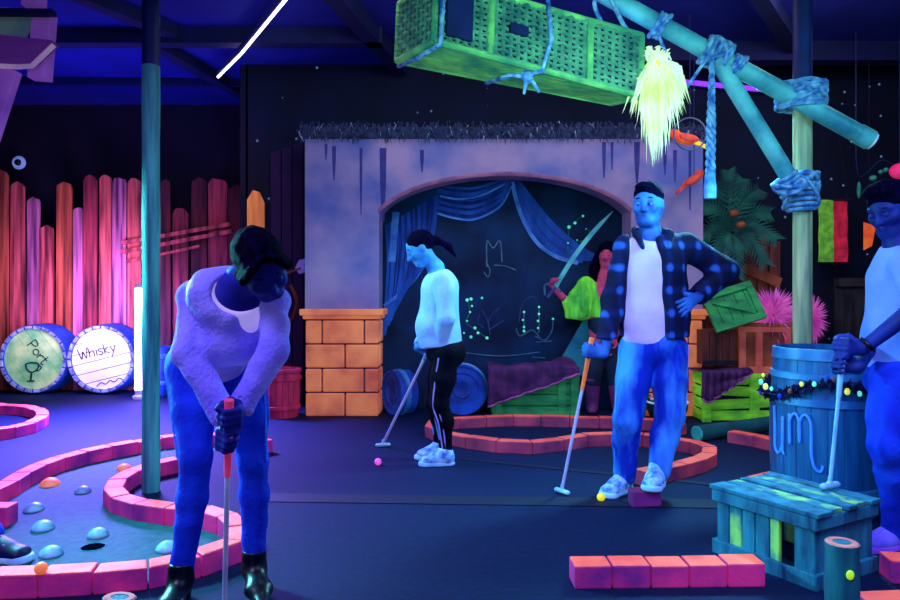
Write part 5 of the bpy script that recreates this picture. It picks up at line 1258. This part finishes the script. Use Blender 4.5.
# ------------------------------------------------------------ man in the plaid shirt
def man_plaid():
    t = thing('person', 'man in an open plaid shirt, white tee and jeans with one hand on his hip', 'person', A(1.16,4.02,0))
    YM = 4.05; side = nrm(A(1,.10,0))
    PEL = at(651,346,YM); WA = at(651,315,YM); CH = at(652,266,YM); neck = at(650,236,YM); hc = at(648,205,YM-.03); f, u, r = frame(A(-.50,-.86,-.08), A(0,0,1))
    sh = [at(627,249,YM-.01), at(685,246,YM+.03)]; el = [at(613,300,YM+.0), at(725,271,YM+.08)]
    ctop = at(592,338,3.88); chead = ground(562,494); ax = nrm(chead-ctop); g0 = ctop+ax*.07
    Gw, Gd, Gn, Gs = grip(g0, ax, A(.1,1,0), el[0]-g0)
    w2 = at(698,297,YM-.09); d2 = nrm(at(676,312,YM-.15)-w2)
    hip = [at(637,350,YM), at(669,350,YM+.01)]; kn = [at(628,418,YM-.07), at(670,415,YM-.06)]; an = [at(625,474,YM+.02), at(659,470,3.90)]
    lo, hi = A(.6,3.5,0), A(1.78,4.4,1.86)
    S = SDF(lo, hi, .0062)
    S.ell(PEL, (.15,.11,.12), None, .05); S.ecap(PEL, WA, side, (.14,.10), (.135,.095), .05); S.ecap(WA, CH, side, (.135,.095), (.165,.11), .06)
    S.cap(CH+A(0,0,.05), neck, .09, .06, .05); S.cap(neck, hc-.05*u-.015*f, .058, .055, .04)
    head_sdf(S, hc, f, u, r, 1.06)
    for q in range(2): S.cap(CH+A(0,0,.06), sh[q], .08, .062, .05); S.chain([hip[q], kn[q], an[q]], [.09,.06,.042], .03)
    S.chain([sh[0], el[0], Gw], [.055,.043,.029], .02); hand_sdf(S, Gw, Gd, Gn, -Gs, (1.1,1.2,.8), 1, 1.05, .9)
    S.chain([sh[1], el[1], w2], [.055,.043,.029], .02); hand_sdf(S, w2, d2, A(-.25,.95,-.05), A(0,0,-1), (.18,.22,.15), -1, 1.08, .1, .12)
    S.cap(an[0], an[0]-A(0,0,.05), .04, k=.02); S.cap(an[1], an[1]-A(0,0,.05), .04, k=.02)
    S.build('body', M_skin3, t); face_bits(t, hc, f, u, r, 1.06, M_eye, M_brow, M_lipc, M_skin3, .3)
    s_ = 1.06; axh = (r, f, u); S = SDF(hc-.2, hc+.2, .005)
    S.ell(hc+(.052*u-.018*f)*s_, A(.078,.098,.080)*s_, axh, .02); S.cut(hc+.022*u*s_, nrm(-u+.55*f)); S.ell(hc+(-.02*u+.11*f)*s_, A(.085,.07,.105)*s_, axh, .01, sub=True)
    S.ell(hc+(.098*u+.055*f)*s_, A(.055,.04,.026)*s_, axh, .02); S.build('hair', M_hair, t, wrinkle=(.002, 140, r))
    S = SDF(lo, hi, .0062)         # white tee
    S.ecap(at(651,338,YM), WA, side, (.165,.125), (.155,.115), .05); S.ecap(WA, CH, side, (.155,.115), (.178,.125), .06); S.cap(CH+A(0,0,.06), neck-A(0,0,.02), .10, .075, .05)
    for q in range(2): S.cap(CH+A(0,0,.06), sh[q], .09, .065, .05)
    S.cap(neck+A(-.005,-.03,.01), neck+A(-.01,-.05,.06), .062, .075, .02, sub=True); S.cut(at(651,344,YM-.12), nrm(A(.18,0,-1)))
    S.build('tee_shirt', M_teew, t, wrinkle=(.005, 50, A(.5,.1,.8)))
    S = SDF(lo, hi, .0062)         # open plaid overshirt
    S.ecap(at(655,332,YM), WA+A(.02,0,0), side, (.200,.155), (.190,.145), .05); S.ecap(WA+A(.02,0,0), CH+A(.01,0,0), side, (.190,.145), (.190,.145), .06); S.cap(CH+A(0,0,.07), neck-A(0,0,.03), .125, .09, .05)
    for q in range(2): S.cap(CH+A(0,0,.06), sh[q], .11, .076, .05)
    S.chain([sh[0], el[0], Gw+(el[0]-Gw)*.12], [.072,.068,.052], .03); S.chain([sh[1], el[1], w2+(el[1]-w2)*.08], [.080,.078,.058], .03)
    a0, a1 = at(651,230,YM-.25), at(651,352,YM-.25)
    S.ecap(a0, a1, A(1,0,0), (.082,.30), (.140,.30), .02, sub=True)
    for q, ww in ((0,Gw),(1,w2)): S.cap(ww+(el[q]-ww)*.12, ww-(el[q]-ww)*.3, .045, k=.008, sub=True)
    S.cap(neck, neck+A(-.01,-.01,.09), .078, .085, .02, sub=True); S.cut(at(652,337,YM), A(0,0,-1))
    for q in (-1,1): S.chain([neck+A(0,.085,.03), neck+A(q*.075,.035,.035), neck+A(q*.088,-.055,.005), neck+A(q*.075,-.125,-.075)], [.020,.022,.026,.012], .010)
    ps = S.build('plaid_shirt', M_plaid, t, wrinkle=(.005, 40, A(.6,.3,.6)))
    S = SDF(lo, hi, .0062); S.ell(PEL+A(0.01,0,.0), (.160,.135,.12), None, .05)
    for q in range(2):
        cal = kn[q]+(an[q]-kn[q])*.4+A(0,.02,0); S.chain([hip[q], (hip[q]+kn[q])/2, kn[q], cal, an[q]-A(0,0,.01)], [.108,.096,.080,.076,.062], .03)
    S.cut(at(651,334,YM), A(0,0,1)); j = S.build('jeans', M_denimb, t, wrinkle=(.004, 50, A(.25,.2,1)))
    for q in (0,1):
        mb = MB(); mb.tube(crom([hip[q]+A((.106 if q else -.106),-.02,.03), (hip[q]+kn[q])/2+A((.095 if q else -.095),-.02,0), kn[q]+A((.079 if q else -.079),-.01,0), an[q]+A((.061 if q else -.061),0,0)], 6), .003, 5)
        obj('side_seam', mb, mat('seam_pale', (50,120,220), (90,160,235), 6, .8, emit=.08), j)
    shoe_parts(t, (an[0][0]+.035, an[0][1]+.06), (an[0][0]-.155, an[0][1]-.16), 0.0, (M_shoe, M_sole, M_lace), W=.054, name='sneaker', H=.09, vox=.0055)
    shoe_parts(t, (an[1][0]+.02, an[1][1]+.065), (an[1][0]-.10, an[1][1]-.175), .088, (M_shoe, M_sole, M_lace), W=.054, name='sneaker', H=.09, vox=.0055)
    club('plaid-shirted man\'s putter with an orange grip resting on the floor', ctop, chead, A(.55,-.8,0), M_oranged, M_steel, M_cyanclub, gl=.30, thick=.009)
man_plaid()

# ------------------------------------------------------------ man at the right edge
def man_right():
    t = thing('person', 'man in a pale tee and jeans at the right edge looking down at his putter', 'person', A(2.04,3.2,0))
    side = nrm(A(.25,-.97,0)); YM = 3.2
    PEL = at(900,378,YM); WA = at(902,338,YM); CH = at(904,278,YM); neck = at(899,243,YM); hc = at(889,209,YM); f, u, r = frame(A(-.80,-.40,-.45), A(-.25,-.1,.9))
    sh = [at(912,262,3.03), at(902,256,3.38)]; el = [at(922,303,2.96), at(892,312,3.48)]
    chead = A(at(830,492,3.03)[0], 3.03, .301); ctop = at(844,338,3.06); ax = nrm(chead-ctop); g = [ctop+ax*.04, ctop+ax*.12]
    G = [grip(g[0], ax, A(-.35,1,0), el[0]-g[0]), grip(g[1], ax, A(-.2,-1,0), el[1]-g[1])]
    hip = [at(897,380,3.12), at(908,378,3.28)]; kn = [at(889,446,3.06), at(915,446,3.26)]; an = [at(896,525,3.16), at(926,522,3.34)]
    lo, hi = A(1.55,2.7,0), A(2.75,3.75,1.75)
    S = SDF(lo, hi, .0058)
    S.ell(PEL, (.12,.14,.12), None, .05); S.ecap(PEL, WA, side, (.14,.10), (.135,.10), .05); S.ecap(WA, CH, side, (.135,.10), (.16,.11), .06)
    S.cap(CH+A(0,0,.05), neck, .085, .058, .05); S.cap(neck, hc-.05*u-.02*f, .056, .053, .04); head_sdf(S, hc, f, u, r, 1.0)
    for q in range(2):
        w, d, n, s_ = G[q]; S.cap(CH+A(0,0,.05), sh[q], .075, .058, .05); S.chain([sh[q], el[q], w], [.052,.042,.028], .02); hand_sdf(S, w, d, n, -s_, (1.1,1.2,.8), 1, 1.05, .9)
        S.chain([hip[q], kn[q], an[q]], [.085,.058,.04], .03); S.cap(an[q], an[q]-A(0,0,.05), .036, k=.02)
    S.build('body', M_skin4, t); face_bits(t, hc, f, u, r, 1.0, M_eye, M_brow, M_lip, M_skin4, .7)
    axh = (r, f, u); S = SDF(hc-.2, hc+.2, .005); S.ell(hc+.045*u-.022*f, A(.082,.100,.088), axh, .02); S.ell(hc+.110*u+.035*f, A(.058,.055,.034), axh, .03); S.cut(hc-.02*u, nrm(-u+.35*f)); S.ell(hc-.04*u+.115*f, A(.09,.078,.105), axh, .012, sub=True)
    S.build('hair', M_hair, t, wrinkle=(.003, 120, r))
    S = SDF(lo, hi, .006); S.ecap(at(900,362,YM), WA, side, (.175,.135), (.165,.13), .05); S.ecap(WA, CH, side, (.165,.13), (.18,.13), .06); S.cap(CH+A(0,0,.06), neck-A(0,0,.02), .10, .075, .05)
    for q in range(2): S.cap(CH+A(0,0,.05), sh[q], .095, .078, .05); S.chain([sh[q], sh[q]+(el[q]-sh[q])*.62], [.080,.076], .03); S.cap(sh[q]+(el[q]-sh[q])*.6, el[q]+(el[q]-sh[q])*.3, .060, k=.008, sub=True)
    S.cap(neck+A(-.02,-.01,.012), neck+A(-.04,-.02,.07), .062, .075, .02, sub=True); S.cut(at(900,367,YM), A(0,0,-1)); S.build('tee_shirt', M_teeb, t, wrinkle=(.006, 44, A(.7,.3,.5)))
    S = SDF(lo, hi, .006); S.ell(PEL, (.135,.16,.13), None, .05)
    for q in range(2): cal = kn[q]+(an[q]-kn[q])*.4+A(.02,0,0); S.chain([hip[q], (hip[q]+kn[q])/2, kn[q], cal, an[q]-A(0,0,.02)], [.112,.100,.080,.074,.060], .03)
    S.cut(at(900,360,YM), A(0,0,1)); S.build('jeans', M_denim, t, wrinkle=(.006, 60, A(.25,.2,1)))
    M_sv = mat('shoe_violet', (90,70,220), (130,110,240), 8, .6, emit=.18); M_svs = mat('sole_violet', (120,60,210), (140,80,230), 8, .6, emit=.25)
    for q in range(2): shoe_parts(t, (an[q][0]+.07, an[q][1]+.02), (an[q][0]-.19, an[q][1]-.05), 0.0, (M_sv, M_svs, M_lace), W=.05, name='sneaker', vox=.0055)
    w = G[0][0]; fd = nrm(el[0]-w); x = nrm(np.cross(fd, A(0,1,0))); y = np.cross(fd, x); mb = MB(); mb.tube([w+fd*.03+.034*(math.cos(a)*x+math.sin(a)*y) for a in np.linspace(0, 2*math.pi, 17)], .009, 6, caps=False); wt = obj('wristwatch', mb, M_boot, t, smooth=True)
    club('right man\'s pale putter standing on the slatted crate top', ctop, chead, A(-.8,-.4,0), M_cyanclub, M_cyanclub, M_cyanclub, thick=.0085)
man_right()

# ------------------------------------------------------------ bystander whose shoe shows at the left edge
def bystander():
    Y = 3.0; fx = at(8,0,Y)[0]
    t = thing('person', 'bystander in jeans of whom only a dark striped sneaker shows at the left edge', 'person', A(-2.3,Y,0))
    PEL = A(-2.42,3.05,.93); CH = A(-2.5,3.03,1.32); neck = A(-2.5,3.02,1.5); hc = A(-2.48,3.0,1.63); f, u, r = frame(A(.8,.2,-.3), A(0,0,1))
    hip = [A(-2.36,2.96,.9), A(-2.46,3.14,.9)]; kn = [A(-2.15,2.97,.5), A(-2.5,3.16,.48)]; an = [A(fx-.10,3.02,.10), A(-2.6,3.2,.1)]; sh = [A(-2.5,2.86,1.4), A(-2.52,3.2,1.4)]; el = [A(-2.48,2.8,1.12), A(-2.52,3.26,1.12)]; wr = [A(-2.36,2.8,.9), A(-2.4,3.26,.9)]
    lo, hi = A(-2.95,2.6,0), A(-1.7,3.5,1.8); S = SDF(lo, hi, .009); side = A(0,1,0)
    S.ell(PEL, (.12,.15,.12), None, .05); S.ecap(PEL, CH, side, (.14,.1), (.16,.11), .06); S.cap(CH, neck, .09, .056, .05); S.cap(neck, hc-.05*u, .055, .052, .04); head_sdf(S, hc, f, u, r, 1.0)
    for q in range(2): S.cap(CH+A(0,0,.05), sh[q], .08, .06, .05); S.chain([sh[q], el[q], wr[q]], [.05,.04,.028], .02); hand_sdf(S, wr[q], A(.3,0,-1), A(.9,0,.3), A(0,-1,0), (.3,.4,.3), 1 if q else -1); S.chain([hip[q], kn[q], an[q]], [.085,.058,.04], .03)
    S.build('body', M_skin4, t); face_bits(t, hc, f, u, r, 1.0, M_eye, M_brow, M_lip, M_skin4, .3)
    S = SDF(hc-.2, hc+.2, .008); S.ell(hc+.045*u-.02*f, A(.08,.098,.086), (r, f, u), .02); S.ell(hc-.04*u+.11*f, A(.09,.075,.105), (r, f, u), .01, sub=True); S.build('hair', M_hair, t)
    S = SDF(lo, hi, .009); S.ecap(PEL, CH, side, (.17,.13), (.18,.13), .06); S.cap(CH, neck-A(0,0,.04), .11, .08, .05)
    for q in range(2): S.cap(CH+A(0,0,.05), sh[q], .095, .075, .05); S.chain([sh[q], el[q]], [.076,.066], .03)
    S.build('tee_shirt', M_track, t)
    S = SDF(lo, hi, .007); S.ell(PEL-A(0,0,.02), (.135,.165,.12), None, .05)
    for q in range(2): S.chain([hip[q], kn[q], an[q]], [.11,.08,.06], .03)
    S.cut(A(0,0,.075), A(0,0,-1)); S.build('jeans', M_denim, t, wrinkle=(.004, 60, A(.2,.2,1)))
    M_sd = mat('shoe_navy', (8,12,50), (14,20,76), 8, .5)
    for q in range(2):
        hx, hy = an[q][0]-.06, an[q][1]+.01
        us = shoe_parts(t, (hx, hy), (hx+.275, hy-.06), 0.006, (M_sd, M_sole, M_stripe), W=.05, name='sneaker', vox=.0055)
        mb = MB()
        for k in range(3): mb.tube([A(hx+.10+.03*k, hy-.045-.006*k-.007, .085), A(hx+.135+.03*k, hy-.058-.007*k, .04)], .006, 5)
        obj('shoe_stripe', mb, M_stripe, us)
bystander()

# ------------------------------------------------------------ pirate figure of the mural scene
def pirate():
    Y = 6.78; t = thing('pirate_figure', 'pirate figure in a green blouse raising a sword inside the arch', 'figure', A(at(600,0,Y)[0], Y, 0))
    M_pf = mat('pirate_skin', (150,40,90), (200,70,110), 6, .7, emit=.16); M_pb = mat('pirate_blouse', (40,140,50), (110,220,60), 4, .8, emit=.28, stretch=(3,3,.6)); M_pn = mat('pirate_cloth_night', (6,20,44), (14,46,74), 4, .85, emit=.05); M_pt = mat('pirate_cape_teal', (20,90,120), (40,130,150), 4, .85, emit=.16)
    side = A(1,0,0); hc = at(607,255,Y-.02); f, u, r = frame(A(-.35,-.9,-.1), A(.05,0,1)); neck = at(604,277,Y); CH = at(601,298,Y); WA = at(603,330,Y); PEL = at(603,350,Y)
    sh = [at(586,285,Y), at(617,285,Y)]; el = [at(577,312,Y-.08), at(628,310,Y)]; wr = [at(557,291,Y-.12), at(614,338,Y-.06)]; hip = [at(596,352,Y), at(612,352,Y)]; kn = [at(593,382,Y-.03), at(615,382,Y)]; an = [at(592,410,Y), at(618,410,Y)]
    lo, hi = at(545,232,Y)-A(.1,.3,1.7), at(640,232,Y)+A(.1,.2,.15); S = SDF(lo, hi, .0095)
    S.ecap(PEL, CH, side, (.12,.085), (.14,.09), .05); S.cap(CH, neck, .085, .05, .05); S.cap(neck, hc-.04*u, .048, .046, .04); head_sdf(S, hc, f, u, r, 1.0, True)
    for q in range(2): S.cap(CH+A(0,0,.04), sh[q], .07, .05, .05); S.chain([sh[q], el[q], wr[q]], [.05,.04,.03], .02); S.chain([hip[q], kn[q], an[q]], [.085,.058,.045], .03)
    hand_sdf(S, wr[0], A(-.6,0,.8), A(.5,-.8,.3), A(0,0,1), (1.0,1.2,.8), 1, 1.1); hand_sdf(S, wr[1], A(-.3,0,-1), A(-.5,-.8,0), A(1,0,0), (.3,.4,.3), 1, 1.1)
    S.build('body', M_pf, t); face_bits(t, hc, f, u, r, 1.0, M_eye, M_brow, M_lip, M_pf, .3)
    S = SDF(hc-.5, hc+.5, .011); S.ell(hc+.04*u-.025*f, A(.095,.11,.10), (r, f, u), .02); S.ell(hc-.04*u+.12*f, A(.075,.085,.105), (r, f, u), .01, sub=True)
    for q in (-1,1): S.chain([hc+q*.085*r, hc+q*.12*r-.16*u-.02*f, hc+q*.13*r-.32*u], [.04,.05,.02], .03)
    S.build('hair', M_hair, t, wrinkle=(.005, 60, r))
    S = SDF(lo, hi, .0095); S.ecap(at(601,316,Y), CH, side, (.15,.11), (.16,.11), .05)
    for q in range(2): S.cap(CH+A(0,0,.02), sh[q], .08, .075, .05); S.chain([sh[q], (sh[q]+el[q])/2, el[q], el[q]+(wr[q]-el[q])*.5], [.08,.11,.12,.05], .04)
    S.ell(CH+A(.01,-.13,.10), (.07,.12,.13), None, .02, sub=True); S.cut(at(600,318,Y), A(0,0,-1)); S.build('blouse', M_pb, t, wrinkle=(.010, 55, A(1,0,.4)))
    S = SDF(lo, hi, .0095); S.ecap(at(602,322,Y), WA, side, (.14,.105), (.13,.10), .04); S.ell(PEL, (.15,.12,.12), None, .04)
    for q in range(2): S.chain([hip[q], kn[q]], [.10,.075], .03)
    S.build('breeches', M_pn, t)
    for q in range(2):
        S = SDF(lo, hi, .0095); S.chain([kn[q]+A(0,0,.02), an[q]], [.075,.055], .02); a = A(an[q][0], an[q][1], .04); S.ecap(a, a+A(-.03,-.15,-.005), A(1,0,0), (.045,.04), (.045,.035), .03); S.cut(A(0,0,.003), A(0,0,-1)); S.build('boot', mat('pirate_boot', (70,30,84), (110,50,110), 5, .6, emit=.12), t)
    mb = MB(); mb.prism([at(586,316,Y+.1), at(598,330,Y+.12), at(585,376,Y+.12), at(551,376,Y+.10)], A(0,.03,0)); obj('cape', mb, M_pt, t, bev=.006)
    sw = mat('sword_teal', (30,110,130), (80,170,180), 5, .5, emit=.22); hl = at(554,289,Y-.14)
    tip = at(613,211,Y-.10); d = nrm(tip-hl); nn = nrm(np.cross(d, A(0,1,0)))
    mb = MB(); pts = [hl+d*.02+(tip-hl-d*.02)*k/10+nn*.035*math.sin(math.pi*k/10) for k in range(11)]; mb.ribbon(pts, [.042]*8+[.036,.024,.006]); mb2 = MB(); mb2.v = mb.v+[tuple(np.array(v)+A(0,.01,0)) for v in mb.v]
    n0 = len(mb.v); mb2.f = mb.f+[tuple(i+n0 for i in reversed(q)) for q in mb.f]
    s_ = obj('sword', mb2, sw, t)
    mb = MB(); mb.tube([hl-d*.10, hl+d*.02], .014, 8); obj('sword_hilt', mb, M_coral, s_)
    mb = MB(); mb.tube(crom([hl+d*.02+nn*.06, hl-d*.03+nn*.09, hl-d*.10+nn*.03], 5), .010, 6); mb.tube([hl+d*.02-nn*.07, hl+d*.02+nn*.07], .011, 6); obj('hand_guard', mb, M_line, s_, smooth=True)
pirate()
# ================================================================== camera, light, world
cd = bpy.data.cameras.new('camera'); cam = bpy.data.objects.new('camera', cd); COL.objects.link(cam)
cam.location = (0,0,CZ); cam.rotation_euler = (math.pi/2,0,0); cd.lens = 28; cd.sensor_width = 36; cd.shift_y = -7/900; cd.clip_start = .05
SC.camera = cam
w = bpy.data.worlds.new('world'); SC.world = w; w.use_nodes = True
w.node_tree.nodes['Background'].inputs[0].default_value = (.005,.03,.16,1); w.node_tree.nodes['Background'].inputs[1].default_value = .22
SC.view_settings.view_transform = 'Standard'; SC.view_settings.look = 'None'
try: SC.cycles.use_denoising = True
except Exception: pass
def area(name, loc, tgt, size, power, color, spread=math.pi):
    l = bpy.data.lights.new(name, 'AREA'); l.energy = power; l.size = size; l.color = color; l.spread = spread
    o = bpy.data.objects.new(name, l); COL.objects.link(o); o.location = loc
    o.rotation_euler = (Vector(tgt)-Vector(loc)).to_track_quat('-Z', 'Y').to_euler(); return o
CYA = (.14,.82,1.0)
area('added_tube_glow_left', (-4.0,7.3,1.1), (-4.4,8.3,1.1), .8, 32, (.9,.42,1.0), math.radians(150))  # added light that strengthens the tube's glow on the fence
area('floor_fill_left', (-3.2,6.8,2.2), (-3.0,5.6,0), .9, 520, (.25,.17,1.0), math.radians(95))  # added light without a fixture, deepens the blue-violet of the left floor
area('fence_wash', (-2.7,6.2,2.9), (-2.9,8.3,1.6), .6, 5, (1.0,.45,.6), math.radians(110))
area('blacklight_front', (-1.3,.1,2.9), (-.7,2.6,.8), .9, 28, (.30,.26,1.0))
area('rim_left', (-2.7,3.9,1.7), (-.95,2.6,.95), .3, 78, (.16,.85,1.0), math.radians(100))
area('rim_left_low', (-2.1,2.9,.9), (-.95,2.6,.6), .3, 5, (.16,.8,1.0), math.radians(110))
area('spot_middle', (-2.0,4.7,2.3), (-.1,4.76,1.1), .3, 13, (.16,.72,1.0), math.radians(70))
area('blue_middle', (1.0,4.0,2.6), (.1,4.76,1.0), .3, 22, (.05,.12,1.0), math.radians(90))
area('rim_right', (2.0,5.0,2.6), (1.2,4.05,1.1), .3, 46, (.16,.75,1.0), math.radians(100))
area('man_front', (.3,1.6,2.7), (1.1,4.0,.9), .5, 8, (.2,.26,1.0), math.radians(70))
area('pipe_lamp', (2.8,1.9,2.4), (1.6,4.1,2.5), .5, 12, (.2,.85,1.0), math.radians(120))
area('right_blue', (2.9,1.0,2.4), (2.1,3.2,.8), .6, 15, (.08,.14,1.0), math.radians(120))
area('crate_lamp', (.7,1.5,1.6), (1.5,3.0,.3), .5, 7, (.2,.75,1.0), math.radians(110))
area('arch_wash', (-.4,4.4,3.35), (-.2,6.6,1.3), 1.2, 46, (.72,.80,1.0))
area('arch_wash_right', (1.3,4.8,3.35), (1.9,6.6,1.2), 1.0, 22, (.85,.75,1.0))
area('scenery_wash', (2.7,4.9,3.3), (2.7,6.9,.7), 1.0, 34, (.85,.85,1.0))
area('face_kicker', (2.3,2.7,2.1), (1.14,4.02,1.66), .2, 2.6, (.2,.9,1.0), math.radians(24))  # added light for a cyan highlight on the plaid man's cheek
area('ceiling_glow', (-3.6,6.8,2.1), (-3.3,7.0,3.5), 1.6, 21, (.08,.11,1.0), math.radians(140))
area('basket_lamp', (.5,2.0,1.9), (.7,3.8,2.4), .5, 13, (.35,1.0,.9), math.radians(100))
area('curb_lamp', (-1.6,1.4,2.6), (-1.5,3.3,0), .8, 22, (.5,.45,1.0), math.radians(110))
area('curb_lamp_right', (1.2,1.6,2.8), (1.0,3.4,0), .8, 16, (.5,.5,1.0), math.radians(90))

GROUPS = {'brick_curb':'brick curbs edging the holes','rope_lashing':'rope lashings on the pipework','putter':'putters held by the players','golf_ball':'golf balls','cask':'cask ends by the plank fence',
          'drum':'blue drums inside the arch','parrot':'toy parrots','draped_cloth':'purple cloths over the green crates','person':'people on the course','teal_log':'teal logs on the floor','stump_post':'stump posts in the foreground',
          'basket_rope':'blue ropes of the wicker basket','loose_brick':'loose single bricks'}
for o in bpy.data.objects:
    k = o.name.split('.')[0]
    if o.parent is None and k in GROUPS and 'category' in o and 'group' not in o: o['group'] = GROUPS[k]
